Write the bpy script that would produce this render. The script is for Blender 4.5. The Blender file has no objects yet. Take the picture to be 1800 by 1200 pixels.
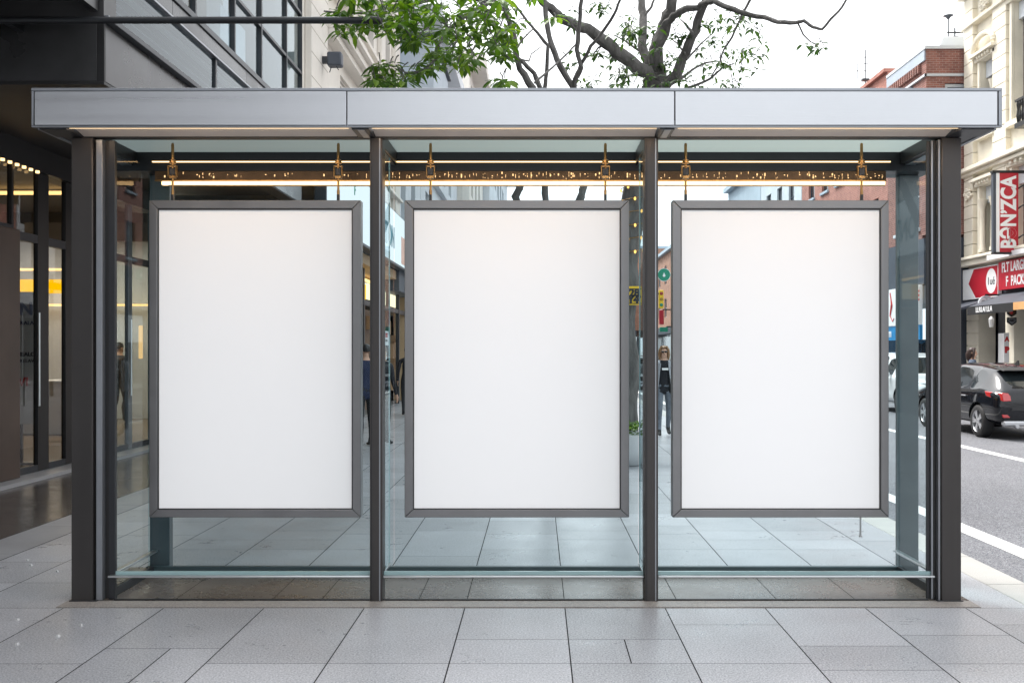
import bpy, bmesh, math, random
from mathutils import Vector, Matrix
C = bpy.context.scene.collection
SC = bpy.context.scene
rad = math.radians
F, CX, CY, H = 1700.0, 945.0, 615.0, 1.62      # focal length and principal point measured in the photograph (1800 px wide), eye height


def X(px, Y): return (px - CX) * Y / F
def Z(py, Y): return H - (py - CY) * Y / F


# ------------------------------------------------------------------ mesh builder
class MB:
    def __init__(s):
        s.v, s.f, s.m = [], [], []

    def add(s, vs, fs, mi=0):
        n = len(s.v)
        s.v += [tuple(v) for v in vs]
        for f in fs:
            s.f.append(tuple(n + i for i in f)); s.m.append(mi)
        return s

    def box(s, x0, x1, y0, y1, z0, z1, mi=0):
        if x0 > x1: x0, x1 = x1, x0
        if y0 > y1: y0, y1 = y1, y0
        if z0 > z1: z0, z1 = z1, z0
        vs = [(x0, y0, z0), (x1, y0, z0), (x1, y1, z0), (x0, y1, z0), (x0, y0, z1), (x1, y0, z1), (x1, y1, z1), (x0, y1, z1)]
        return s.add(vs, [(0, 3, 2, 1), (4, 5, 6, 7), (0, 1, 5, 4), (1, 2, 6, 5), (2, 3, 7, 6), (3, 0, 4, 7)], mi)

    def hexa(s, p, mi=0):            # 8 points, bottom loop then top loop
        return s.add(p, [(0, 3, 2, 1), (4, 5, 6, 7), (0, 1, 5, 4), (1, 2, 6, 5), (2, 3, 7, 6), (3, 0, 4, 7)], mi)

    def prism(s, pts, d, mi=0):      # planar polygon extruded by vector d
        n = len(pts); d = Vector(d)
        a = [Vector(p) for p in pts]; b = [p + d for p in a]
        fs = [tuple(range(n))[::-1], tuple(range(n, 2 * n))]
        fs += [(i, (i + 1) % n, n + (i + 1) % n, n + i) for i in range(n)]
        return s.add(a + b, fs, mi)

    def tube(s, pts, rs, seg=8, cap=True, wob=0, rng=None, mi=0):
        pts = [Vector(p) for p in pts]
        if not isinstance(rs, (list, tuple)): rs = [rs] * len(pts)
        rings = []; up = Vector((0.13, 0.31, 0.94)); vs = []
        for i, p in enumerate(pts):
            t = (pts[min(i + 1, len(pts) - 1)] - pts[max(i - 1, 0)]).normalized()
            a = t.cross(up)
            if a.length < 1e-3: a = t.cross(Vector((1, 0, 0)))
            a.normalize(); b = t.cross(a); up = -a.cross(t) if False else up
            for k in range(seg):
                an = 2 * math.pi * k / seg
                r = rs[i] * (1 + (rng.uniform(-wob, wob) if rng else 0))
                vs.append(p + a * math.cos(an) * r + b * math.sin(an) * r)
        fs = []
        for i in range(len(pts) - 1):
            for k in range(seg):
                k2 = (k + 1) % seg
                fs.append((i * seg + k, i * seg + k2, (i + 1) * seg + k2, (i + 1) * seg + k))
        if cap:
            fs.append(tuple(range(seg))[::-1]); fs.append(tuple(range((len(pts) - 1) * seg, len(pts) * seg)))
        return s.add(vs, fs, mi)

    def lathe(s, prof, c, axis='z', seg=24, mi=0, caps=True):     # prof: list of (r, h)
        vs = []
        for r, h in prof:
            for k in range(seg):
                a = 2 * math.pi * k / seg
                u, v = r * math.cos(a), r * math.sin(a)
                p = {'z': (u, v, h), 'y': (u, h, v), 'x': (h, u, v)}[axis]
                vs.append((c[0] + p[0], c[1] + p[1], c[2] + p[2]))
        fs = []; n = len(prof)
        for i in range(n - 1):
            for k in range(seg):
                k2 = (k + 1) % seg
                fs.append((i * seg + k, i * seg + k2, (i + 1) * seg + k2, (i + 1) * seg + k))
        if caps and prof[0][0] > 1e-5: fs.append(tuple(range(seg))[::-1])
        if caps and prof[-1][0] > 1e-5: fs.append(tuple(range((n - 1) * seg, n * seg)))
        return s.add(vs, fs, mi)

    def ball(s, c, r, su=10, sv=6, mi=0):
        if not isinstance(r, (tuple, list)): r = (r, r, r)
        vs = [(c[0], c[1], c[2] - r[2])]
        for j in range(1, sv):
            t = math.pi * j / sv - math.pi / 2
            for k in range(su):
                a = 2 * math.pi * k / su
                vs.append((c[0] + r[0] * math.cos(t) * math.cos(a), c[1] + r[1] * math.cos(t) * math.sin(a), c[2] + r[2] * math.sin(t)))
        vs.append((c[0], c[1], c[2] + r[2])); top = len(vs) - 1
        fs = [(0, 1 + (k + 1) % su, 1 + k) for k in range(su)]
        for j in range(sv - 2):
            for k in range(su):
                a = 1 + j * su + k; b = 1 + j * su + (k + 1) % su
                fs.append((a, b, b + su, a + su))
        o = 1 + (sv - 2) * su
        fs += [(o + k, o + (k + 1) % su, top) for k in range(su)]
        return s.add(vs, fs, mi)

    def build(s, name, mats, parent=None, smooth=False, bev=0, world=True):
        me = bpy.data.meshes.new(name)
        me.from_pydata(s.v, [], s.f)
        for m in (mats if isinstance(mats, (list, tuple)) else [mats]): me.materials.append(m)
        for p, mi in zip(me.polygons, s.m): p.material_index = mi
        bm = bmesh.new(); bm.from_mesh(me)
        bmesh.ops.recalc_face_normals(bm, faces=bm.faces); bm.to_mesh(me); bm.free()
        if smooth:
            me.polygons.foreach_set('use_smooth', [True] * len(me.polygons))
        o = bpy.data.objects.new(name, me); C.objects.link(o)
        if parent is not None: attach(o, parent, world)
        if bev:
            b = o.modifiers.new('bevel', 'BEVEL'); b.width = bev; b.segments = 2; b.limit_method = 'ANGLE'; b.angle_limit = rad(40)
            me.polygons.foreach_set('use_smooth', [True] * len(me.polygons))
            try: me.set_sharp_from_angle(angle=rad(35))
            except Exception: pass
        elif smooth:
            try: me.set_sharp_from_angle(angle=rad(45))
            except Exception: pass
        return o


def build_split(mb, name, mats, parent=None, gap=0.02, **k):
    """one object for each piece: faces joined by connection, pieces joined where their boxes touch"""
    n = len(mb.v); par = list(range(n))
    def find(i):
        while par[i] != i: par[i] = par[par[i]]; i = par[i]
        return i
    for f in mb.f:
        for i in f[1:]: par[find(i)] = find(f[0])
    isl = {}
    for i in range(n): isl.setdefault(find(i), []).append(i)
    keys = list(isl); bb = []
    for q in keys:
        p = [mb.v[i] for i in isl[q]]; bb.append([(min(c) - gap / 2, max(c) + gap / 2) for c in zip(*p)])
    gp = list(range(len(keys)))
    def gf(i):
        while gp[i] != i: i = gp[i]
        return i
    for a in range(len(keys)):
        for b in range(a):
            if all(bb[a][c][0] <= bb[b][c][1] and bb[b][c][0] <= bb[a][c][1] for c in range(3)): gp[gf(a)] = gf(b)
    grp = {q: gf(i) for i, q in enumerate(keys)}; out = []
    for gid in sorted(set(grp.values())):
        m2 = MB(); mp = {}
        for f, mi in zip(mb.f, mb.m):
            if grp[find(f[0])] != gid: continue
            for i in f:
                if i not in mp: mp[i] = len(m2.v); m2.v.append(mb.v[i])
            m2.f.append(tuple(mp[i] for i in f)); m2.m.append(mi)
        out.append(m2.build(name, mats, parent, **k))
    return out


def attach(o, parent, world=True):        # world: the child's coordinates are the scene's, whatever the base of its thing
    o.parent = parent
    if world:
        p, off = parent, Vector((0, 0, 0))
        while p: off += p.location; p = p.parent
        o.location = Vector(o.location) - off


def tag(o, label=None, cat=None, group=None, kind=None):
    if label: o['label'] = label
    if cat: o['category'] = cat
    if group: o['group'] = group
    if kind: o['kind'] = kind
    return o


def thing(name, label, cat, loc=(0, 0, 0), group=None, rz=0):
    o = bpy.data.objects.new(name, None); C.objects.link(o)
    o.location = loc; o.rotation_euler = (0, 0, rz); o.empty_display_size = 0.2
    return tag(o, label, cat, group)


def copy_tree(o, parent=None):
    c = o.copy(); C.objects.link(c); c.parent = parent
    for ch in list(o.children): copy_tree(ch, c)
    return c


AX = {'front': Matrix(((1, 0, 0), (0, 0, -1), (0, 1, 0))),      # faces -Y
      'west': Matrix(((0, 0, -1), (-1, 0, 0), (0, 1, 0))),      # faces -X (right-hand side of the street)
      'east': Matrix(((0, 0, 1), (1, 0, 0), (0, 1, 0))),        # faces +X (left-hand side of the street)
      'up': Matrix(((0, -1, 0), (0, 0, -1), (1, 0, 0)))}        # faces -Y, reading upwards


def text(s, size, loc, face, m, parent, bold=0.0, depth=0.006, sx=1.0, name='lettering', align='CENTER', world=True):
    cu = bpy.data.curves.new(name, 'FONT'); cu.body = s; cu.size = size; cu.extrude = depth; cu.offset = bold
    cu.align_x = align; cu.align_y = 'CENTER'; cu.materials.append(m); cu.resolution_u = 4
    tmp = bpy.data.objects.new(name, cu); C.objects.link(tmp)
    dg = bpy.context.evaluated_depsgraph_get(); dg.update()
    me = bpy.data.meshes.new_from_object(tmp.evaluated_get(dg)); bpy.data.objects.remove(tmp); bpy.data.curves.remove(cu)
    me.transform(Matrix.Translation(Vector(loc)) @ AX[face].to_4x4() @ Matrix.Diagonal((sx, 1, 1, 1)))
    if not me.materials: me.materials.append(m)
    o = bpy.data.objects.new(name, me); C.objects.link(o)
    if parent is not None: attach(o, parent, world)
    return o


# ------------------------------------------------------------------ materials
def nodes(name):
    m = bpy.data.materials.new(name); m.use_nodes = True
    nt = m.node_tree
    for n in list(nt.nodes): nt.nodes.remove(n)
    out = nt.nodes.new('ShaderNodeOutputMaterial')
    def N(t, **k):
        n = nt.nodes.new('ShaderNode' + t)
        for a, b in k.items():
            if isinstance(a, str) and hasattr(n, a): setattr(n, a, b)
        return n
    return m, nt, N, out


def mat(name, col, rough=0.5, metal=0.0, var=0.12, scale=3.0, bump=0.0, bscale=60.0, spec=0.5, stretch=None, coat=0.0, island=0.0, rvar=0.0, stain=0.0):
    m, nt, N, out = nodes(name); L = nt.links.new
    b = N('BsdfPrincipled'); L(b.outputs[0], out.inputs[0])
    b.inputs['Roughness'].default_value = rough; b.inputs['Metallic'].default_value = metal
    b.inputs['Specular IOR Level'].default_value = spec; b.inputs['Coat Weight'].default_value = coat
    tc = N('TexCoord'); mp = N('Mapping'); L(tc.outputs['Object'], mp.inputs[0])
    if stretch: mp.inputs['Scale'].default_value = stretch
    n1 = N('TexNoise'); n1.inputs['Scale'].default_value = scale; n1.inputs['Detail'].default_value = 6; L(mp.outputs[0], n1.inputs[0])
    val = n1.outputs[0]
    mr = N('MapRange'); L(val, mr.inputs[0]); mr.inputs[1].default_value = 0.3; mr.inputs[2].default_value = 0.7
    mr.inputs[3].default_value = 1 - var; mr.inputs[4].default_value = 1 + var
    fac = mr.outputs[0]
    if island:
        g = N('NewGeometry'); r2 = N('MapRange'); L(g.outputs['Random Per Island'], r2.inputs[0])
        r2.inputs[3].default_value = 1 - island; r2.inputs[4].default_value = 1 + island
        mu = N('Math', operation='MULTIPLY'); L(fac, mu.inputs[0]); L(r2.outputs[0], mu.inputs[1]); fac = mu.outputs[0]
    if stain:
        n3 = N('TexNoise'); n3.inputs['Scale'].default_value = scale * 0.23; n3.inputs['Detail'].default_value = 9; n3.inputs['Roughness'].default_value = 0.7; L(tc.outputs['Object'], n3.inputs[0])
        r3 = N('MapRange'); L(n3.outputs[0], r3.inputs[0]); r3.inputs[1].default_value = 0.35; r3.inputs[2].default_value = 0.62; r3.inputs[3].default_value = 1 - stain; r3.inputs[4].default_value = 1
        mu = N('Math', operation='MULTIPLY'); L(fac, mu.inputs[0]); L(r3.outputs[0], mu.inputs[1]); fac = mu.outputs[0]
    mx = N('VectorMath', operation='SCALE'); mx.inputs[0].default_value = col; L(fac, mx.inputs['Scale'])
    L(mx.outputs[0], b.inputs['Base Color'])
    if rvar:
        r4 = N('MapRange'); L(val, r4.inputs[0]); r4.inputs[1].default_value = 0.3; r4.inputs[2].default_value = 0.7
        r4.inputs[3].default_value = max(0.02, rough - rvar); r4.inputs[4].default_value = min(1, rough + rvar); L(r4.outputs[0], b.inputs['Roughness'])
    if bump:
        n2 = N('TexNoise'); n2.inputs['Scale'].default_value = bscale; n2.inputs['Detail'].default_value = 5; L(mp.outputs[0], n2.inputs[0])
        bp = N('Bump'); bp.inputs['Strength'].default_value = bump; bp.inputs['Distance'].default_value = 0.02
        L(n2.outputs[0], bp.inputs['Height']); L(bp.outputs[0], b.inputs['Normal'])
    return m


def speckle(name, col, speck, rough, spec=0.5, scale=900, amount=0.5, island=0.06, var=0.1, vs=0.8, bump=0.15, stain=0.1):
    """fine-grained stone or asphalt: grains of light and dark on a slightly uneven base"""
    m, nt, N, out = nodes(name); L = nt.links.new
    b = N('BsdfPrincipled'); L(b.outputs[0], out.inputs[0])
    b.inputs['Roughness'].default_value = rough; b.inputs['Specular IOR Level'].default_value = spec
    tc = N('TexCoord')
    g = N('TexNoise'); g.inputs['Scale'].default_value = scale; g.inputs['Detail'].default_value = 4; g.inputs['Roughness'].default_value = 0.8; L(tc.outputs['Object'], g.inputs[0])
    gr = N('MapRange'); L(g.outputs[0], gr.inputs[0]); gr.inputs[1].default_value = 0.38; gr.inputs[2].default_value = 0.62; gr.inputs[3].default_value = -amount; gr.inputs[4].default_value = amount
    n = N('TexNoise'); n.inputs['Scale'].default_value = vs; n.inputs['Detail'].default_value = 8; n.inputs['Roughness'].default_value = 0.65; L(tc.outputs['Object'], n.inputs[0])
    nr = N('MapRange'); L(n.outputs[0], nr.inputs[0]); nr.inputs[1].default_value = 0.3; nr.inputs[2].default_value = 0.7; nr.inputs[3].default_value = 1 - var; nr.inputs[4].default_value = 1 + var
    ge = N('NewGeometry'); ir = N('MapRange'); L(ge.outputs['Random Per Island'], ir.inputs[0]); ir.inputs[3].default_value = 1 - island; ir.inputs[4].default_value = 1 + island
    mu = N('Math', operation='MULTIPLY'); L(nr.outputs[0], mu.inputs[0]); L(ir.outputs[0], mu.inputs[1])
    n3 = N('TexNoise'); n3.inputs['Scale'].default_value = 2.3; n3.inputs['Detail'].default_value = 10; n3.inputs['Roughness'].default_value = 0.75; L(tc.outputs['Object'], n3.inputs[0])
    sr = N('MapRange'); L(n3.outputs[0], sr.inputs[0]); sr.inputs[1].default_value = 0.3; sr.inputs[2].default_value = 0.5; sr.inputs[3].default_value = 1 - stain; sr.inputs[4].default_value = 1
    mu2 = N('Math', operation='MULTIPLY'); L(mu.outputs[0], mu2.inputs[0]); L(sr.outputs[0], mu2.inputs[1])
    sc = N('VectorMath', operation='SCALE'); sc.inputs[0].default_value = col; L(mu2.outputs[0], sc.inputs['Scale'])
    s2 = N('VectorMath', operation='SCALE'); s2.inputs[0].default_value = speck; L(gr.outputs[0], s2.inputs['Scale'])
    ad = N('VectorMath', operation='ADD'); L(sc.outputs[0], ad.inputs[0]); L(s2.outputs[0], ad.inputs[1])
    mxx = N('VectorMath', operation='MAXIMUM'); L(ad.outputs[0], mxx.inputs[0]); mxx.inputs[1].default_value = (0.012, 0.012, 0.012)
    L(mxx.outputs[0], b.inputs['Base Color'])
    rr = N('MapRange'); L(n3.outputs[0], rr.inputs[0]); rr.inputs[1].default_value = 0.3; rr.inputs[2].default_value = 0.7; rr.inputs[3].default_value = rough - 0.1; rr.inputs[4].default_value = rough + 0.1
    L(rr.outputs[0], b.inputs['Roughness'])
    bp = N('Bump'); bp.inputs['Strength'].default_value = bump; bp.inputs['Distance'].default_value = 0.004
    L(g.outputs[0], bp.inputs['Height']); L(bp.outputs[0], b.inputs['Normal'])
    return m


def brick(name, c1, c2, mortar, plane='yz', w=0.22, h=0.075, rough=0.85, ms=0.008, blotch=0.25):
    m, nt, N, out = nodes(name); L = nt.links.new
    b = N('BsdfPrincipled'); L(b.outputs[0], out.inputs[0]); b.inputs['Roughness'].default_value = rough
    tc = N('TexCoord'); sp = N('SeparateXYZ'); L(tc.outputs['Object'], sp.inputs[0]); cb = N('CombineXYZ')
    L(sp.outputs['Y' if plane == 'yz' else 'X'], cb.inputs[0]); L(sp.outputs['Z'], cb.inputs[1])
    t = N('TexBrick'); L(cb.outputs[0], t.inputs[0])
    t.inputs['Scale'].default_value = 1; t.inputs['Brick Width'].default_value = w; t.inputs['Row Height'].default_value = h
    t.inputs['Mortar Size'].default_value = ms; t.inputs['Color1'].default_value = (*c1, 1); t.inputs['Color2'].default_value = (*c2, 1); t.inputs['Mortar'].default_value = (*mortar, 1)
    n = N('TexNoise'); n.inputs['Scale'].default_value = 1.6; n.inputs['Detail'].default_value = 9; n.inputs['Roughness'].default_value = 0.7; L(tc.outputs['Object'], n.inputs[0])
    r = N('MapRange'); L(n.outputs[0], r.inputs[0]); r.inputs[1].default_value = 0.3; r.inputs[2].default_value = 0.7; r.inputs[3].default_value = 1 - blotch; r.inputs[4].default_value = 1 + blotch
    s = N('VectorMath', operation='SCALE'); L(t.outputs[0], s.inputs[0]); L(r.outputs[0], s.inputs['Scale']); L(s.outputs[0], b.inputs['Base Color'])
    bp = N('Bump'); bp.inputs['Strength'].default_value = 0.5; bp.inputs['Distance'].default_value = 0.01; bp.invert = True
    L(t.outputs['Fac'], bp.inputs['Height']); L(bp.outputs[0], b.inputs['Normal'])
    return m


def emit(name, col, st):
    m, nt, N, out = nodes(name)
    e = N('Emission'); e.inputs[0].default_value = (*col, 1); e.inputs[1].default_value = st
    nt.links.new(e.outputs[0], out.inputs[0]); return m


def clear_glass(name, tint, ior=1.45, gl=(1, 1, 1)):
    m, nt, N, out = nodes(name); L = nt.links.new
    t = N('BsdfTransparent'); t.inputs[0].default_value = (*tint, 1)
    g = N('BsdfGlossy'); g.inputs['Roughness'].default_value = 0.015; g.inputs[0].default_value = (*gl, 1)
    f = N('Fresnel'); f.inputs[0].default_value = ior; ge = N('NewGeometry')
    sb = N('Math', operation='SUBTRACT'); sb.inputs[0].default_value = 1.0; L(ge.outputs['Backfacing'], sb.inputs[1])
    mu = N('Math', operation='MULTIPLY'); L(f.outputs[0], mu.inputs[0]); L(sb.outputs[0], mu.inputs[1])
    mx = N('MixShader'); L(mu.outputs[0], mx.inputs[0]); L(t.outputs[0], mx.inputs[1]); L(g.outputs[0], mx.inputs[2]); L(mx.outputs[0], out.inputs[0])
    return m


def window_glass(name, col, ior=1.9, rough=0.03, wave=0.02):
    m, nt, N, out = nodes(name); L = nt.links.new
    b = N('BsdfPrincipled'); L(b.outputs[0], out.inputs[0]); b.inputs['Base Color'].default_value = (*col, 1)
    b.inputs['Roughness'].default_value = rough; b.inputs['IOR'].default_value = ior
    tc = N('TexCoord'); n = N('TexNoise'); n.inputs['Scale'].default_value = 1.1; n.inputs['Detail'].default_value = 2; L(tc.outputs['Object'], n.inputs[0])
    bp = N('Bump'); bp.inputs['Strength'].default_value = wave; bp.inputs['Distance'].default_value = 0.3; L(n.outputs[0], bp.inputs['Height']); L(bp.outputs[0], b.inputs['Normal'])
    return m


def leaf_mat(name, c, tr=0.45):
    m, nt, N, out = nodes(name); L = nt.links.new
    g = N('NewGeometry'); cr = N('ValToRGB'); L(g.outputs['Random Per Island'], cr.inputs[0])
    e = cr.color_ramp.elements
    e[0].position = 0; e[0].color = (*[k * 0.55 for k in c], 1)
    e[1].position = 1; e[1].color = (c[0] * 2.3, c[1] * 1.7, c[2] * 1.1, 1)
    k = e.new(0.6); k.color = (*c, 1)
    b = N('BsdfPrincipled'); b.inputs['Roughness'].default_value = 0.42; L(cr.outputs[0], b.inputs['Base Color'])
    t = N('BsdfTranslucent'); sc = N('VectorMath', operation='MULTIPLY'); L(cr.outputs[0], sc.inputs[0]); sc.inputs[1].default_value = (1.5, 1.5, 0.6); L(sc.outputs[0], t.inputs[0])
    mx = N('MixShader'); mx.inputs[0].default_value = tr; L(b.outputs[0], mx.inputs[1]); L(t.outputs[0], mx.inputs[2]); L(mx.outputs[0], out.inputs[0])
    return m


M = {}
M['post'] = mat('bronze_grey_paint', (0.054, 0.050, 0.049), 0.42, 0.55, 0.10, 5, 0.02, 500, stretch=(1, 1, 0.05), rvar=0.06, stain=0.10)
M['frame'] = mat('charcoal_metal', (0.028, 0.030, 0.034), 0.38, 0.4, 0.1, 4)
M['trim'] = mat('grey_metal_trim', (0.27, 0.285, 0.31), 0.35, 0.7, 0.08, 4)
M['alu'] = mat('brushed_aluminium', (0.52, 0.535, 0.56), 0.33, 0.85, 0.05, 6, 0.05, 240, stretch=(0.03, 1, 1.4), rvar=0.06, stain=0.04)
M['rail'] = mat('satin_steel', (0.55, 0.57, 0.58), 0.28, 0.9, 0.05, 8)
M['boardframe'] = mat('anodised_frame', (0.20, 0.20, 0.205), 0.34, 0.7, 0.08, 5, 0.02, 400, rvar=0.06)
M['gasket'] = mat('black_gasket', (0.012, 0.012, 0.013), 0.5, 0, 0.1)
M['brass'] = mat('brass', (0.34, 0.20, 0.08), 0.3, 1.0, 0.2, 30)
M['bronze'] = mat('bronze_panel', (0.10, 0.06, 0.032), 0.38, 0.6, 0.2, 10)
M['soffit'] = mat('soffit_metal', (0.46, 0.41, 0.37), 0.5, 0.0, 0.05, 6)
M['glassend'] = mat('green_glass_edge', (0.30, 0.44, 0.45), 0.15, 0.0, 0.05, 4)
M['slab'] = speckle('granite_paving', (0.345, 0.349, 0.368), (0.30, 0.30, 0.30), 0.33, 0.5, 95, 0.6, 0.13, 0.13, 0.7, 0.03, 0.05)
M['plinth'] = speckle('plinth_granite', (0.125, 0.106, 0.093), (0.08, 0.075, 0.07), 0.28, 0.5, 110, 0.6, 0.05, 0.1, 0.9, 0.03, 0.04)  # darker, browner than the paving to hold the shade under the roof
M['plinth_edge'] = speckle('plinth_edge_granite', (0.29, 0.265, 0.245), (0.2, 0.18, 0.17), 0.45, 0.5, 110, 0.5, 0.04, 0.1, 0.9, 0.1, 0.1)
M['grout'] = mat('dark_joint', (0.008, 0.008, 0.008), 0.9, 0, 0.2)
M['kerb'] = speckle('kerb_granite', (0.40, 0.39, 0.37), (0.16, 0.16, 0.15), 0.6, 0.4, 170, 0.5, 0.06, 0.12, 0.9, 0.12, 0.12)
M['asphalt'] = speckle('asphalt', (0.145, 0.147, 0.160), (0.20, 0.20, 0.20), 0.75, 0.4, 80, 0.7, 0.0, 0.14, 0.35, 0.4, 0.12)
M['line'] = mat('road_paint', (0.72, 0.72, 0.70), 0.7, 0, 0.12, 5, 0.1, 150, stain=0.12)
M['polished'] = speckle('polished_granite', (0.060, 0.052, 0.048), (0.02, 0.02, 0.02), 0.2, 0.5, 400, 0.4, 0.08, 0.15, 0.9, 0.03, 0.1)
M['midpave'] = speckle('shaded_granite', (0.27, 0.27, 0.28), (0.13, 0.13, 0.13), 0.4, 0.5, 170, 0.5, 0.07, 0.12, 0.7, 0.1, 0.1)  # shade of the left margin put into this grey; step and far pavement reuse it
M['far_ground'] = mat('concrete_ground', (0.22, 0.22, 0.22), 0.85, 0, 0.15, 0.4)
M['wing'] = mat('grey_wing_cladding', (0.56, 0.56, 0.57), 0.5, 0, 0.2, 1.2)  # pale grey set for how the unseen wing reflects in the fascia
M['darkclad'] = mat('dark_metal_cladding', (0.050, 0.050, 0.052), 0.34, 0.35, 0.35, 1.6, 0, rvar=0.12)
M['darkstone'] = mat('dark_zinc_panel', (0.070, 0.070, 0.074), 0.28, 0.45, 0.45, 1.3, rvar=0.1, stain=0.35)  # blotches painted in for reflections on the spandrels
M['black'] = mat('black_soffit', (0.010, 0.010, 0.011), 0.45, 0, 0.2)
M['mullion'] = mat('dark_mullion', (0.040, 0.045, 0.052), 0.4, 0.4, 0.1)
M['curtain'] = window_glass('curtain_wall_glass', (0.07, 0.095, 0.105), 3.2, 0.02, 0.05)
M['pane'] = window_glass('window_pane', (0.025, 0.032, 0.04), 1.7, 0.04, 0.05)
M['teal'] = clear_glass('teal_glass', (0.882, 0.945, 0.962), 1.13)
M['shopglass'] = clear_glass('shop_glass', (0.86, 0.86, 0.84), 1.5)
M['white'] = mat('white_paint', (0.80, 0.80, 0.80), 0.5, 0, 0.03)
M['cream'] = mat('cream_stone', (0.80, 0.745, 0.62), 0.8, 0, 0.10, 1.4, 0.25, 20, stain=0.10)
M['beige'] = mat('beige_stone', (0.74, 0.70, 0.64), 0.8, 0, 0.08, 1.2, 0.2, 20, stain=0.12)
M['joint'] = mat('stone_joint', (0.30, 0.27, 0.21), 0.9)
M['bluegrey'] = mat('blue_grey_render', (0.40, 0.46, 0.52), 0.7, 0, 0.06, 1)
M['palegrey'] = mat('pale_grey_render', (0.60, 0.63, 0.66), 0.7, 0, 0.06, 1, stain=0.08)
M['slate'] = mat('slate_paint', (0.055, 0.065, 0.085), 0.55, 0, 0.1, 2)
M['brickdark'] = brick('dark_red_brick', (0.19, 0.070, 0.056), (0.27, 0.11, 0.085), (0.30, 0.22, 0.19), 'xz')
M['brickdarky'] = brick('dark_red_brick_side', (0.19, 0.070, 0.056), (0.27, 0.11, 0.085), (0.30, 0.22, 0.19), 'yz')
M['bricky'] = brick('orange_red_brick', (0.36, 0.135, 0.105), (0.44, 0.175, 0.135), (0.42, 0.28, 0.22), 'yz')
M['brickfar'] = brick('rust_brick', (0.36, 0.16, 0.10), (0.42, 0.20, 0.13), (0.4, 0.3, 0.24), 'yz')
M['red'] = mat('sign_red', (0.46, 0.014, 0.030), 0.4, 0, 0.05)
M['signwhite'] = mat('sign_white', (0.82, 0.82, 0.82), 0.4, 0, 0.02)
M['ink'] = mat('black_ink', (0.02, 0.02, 0.022), 0.5)
M['navyink'] = mat('navy_ink', (0.02, 0.035, 0.12), 0.5)
M['tealink'] = mat('teal_ink', (0.06, 0.22, 0.27), 0.5)
M['redink'] = mat('red_ink', (0.55, 0.03, 0.03), 0.5)
M['blue'] = mat('sign_blue', (0.015, 0.22, 0.48), 0.4)
M['green'] = mat('sign_green', (0.005, 0.24, 0.14), 0.4)
M['yellow'] = mat('sign_yellow', (0.78, 0.50, 0.015), 0.45, 0, 0.06)
M['bark'] = mat('bark', (0.100, 0.095, 0.090), 0.9, 0, 0.45, 9, 0.9, 28, stretch=(1, 1, 0.35))
M['leafnear'] = leaf_mat('broad_leaf', (0.072, 0.160, 0.020), 0.5)
M['leaffar'] = leaf_mat('small_leaf', (0.034, 0.085, 0.022), 0.4)
M['brownwall'] = mat('brown_stone_pier', (0.062, 0.042, 0.032), 0.42, 0.1, 0.2, 2)
M['lobbywall'] = mat('lobby_wall', (0.42, 0.29, 0.17), 0.6, 0, 0.15, 1)
M['lobbygrey'] = mat('lobby_grey', (0.12, 0.115, 0.11), 0.5, 0, 0.1, 1)
M['lobbyfloor'] = mat('lobby_floor', (0.24, 0.18, 0.12), 0.25, 0, 0.15, 2)
M['led'] = emit('warm_led', (1.0, 0.72, 0.42), 1.1)
M['coveled'] = emit('cove_led', (1.0, 0.72, 0.47), 8.0)
M['ledbar'] = emit('warm_led_bar', (1.0, 0.64, 0.30), 1.15)
M['leddot'] = emit('lit_perforation', (1.0, 0.62, 0.28), 0.55)
M['lampyellow'] = emit('yellow_lamp', (1.0, 0.52, 0.0), 0.5)
M['lampwarm'] = emit('warm_lamp', (1.0, 0.60, 0.22), 0.9)
M['lampcream'] = emit('cream_lamp', (1.0, 0.84, 0.55), 0.5)
M['lightbox'] = emit('lit_sign_face', (0.90, 0.96, 1.0), 0.36)
M['card'] = mat('brown_cardboard', (0.36, 0.22, 0.12), 0.8, 0, 0.1)
M['potw'] = mat('white_planter', (0.62, 0.63, 0.64), 0.5, 0, 0.05, 3, stain=0.1)
EXPO = 1.65
BOARD = 0.05
M['boardwhite'] = mat('backlit_poster_white', (0.84, 0.84, 0.845), 0.5, 0, 0.006, 1.2, spec=0.2)
_b = [n for n in M['boardwhite'].node_tree.nodes if n.type == 'BSDF_PRINCIPLED'][0]; _b.inputs['Emission Color'].default_value = (1, 1, 1, 1); _b.inputs['Emission Strength'].default_value = BOARD
M['leddot2'] = emit('fairy_bulb', (1.0, 0.50, 0.12), 0.9)
M['carglass'] = window_glass('car_glass', (0.012, 0.016, 0.018), 1.55, 0.02, 0.0)
M['carblack'] = mat('black_car_paint', (0.004, 0.005, 0.008), 0.30, 0.0, 0.02, 2, spec=0.05, coat=1.0)
M['carwhite'] = mat('white_car_paint', (0.66, 0.67, 0.68), 0.25, 0, 0.02, 2, coat=0.8)
M['tyre'] = mat('black_rubber', (0.014, 0.014, 0.015), 0.7, 0, 0.2, 10)
M['rim'] = mat('alloy', (0.52, 0.53, 0.55), 0.28, 0.8, 0.05, 6)
M['taillight'] = mat('red_lens', (0.42, 0.012, 0.016), 0.12, 0, 0.1, 20, coat=1.0)
M['headlight'] = mat('clear_lens', (0.32, 0.35, 0.37), 0.08, 0.3, 0.4, 14, coat=1.0)

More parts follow.
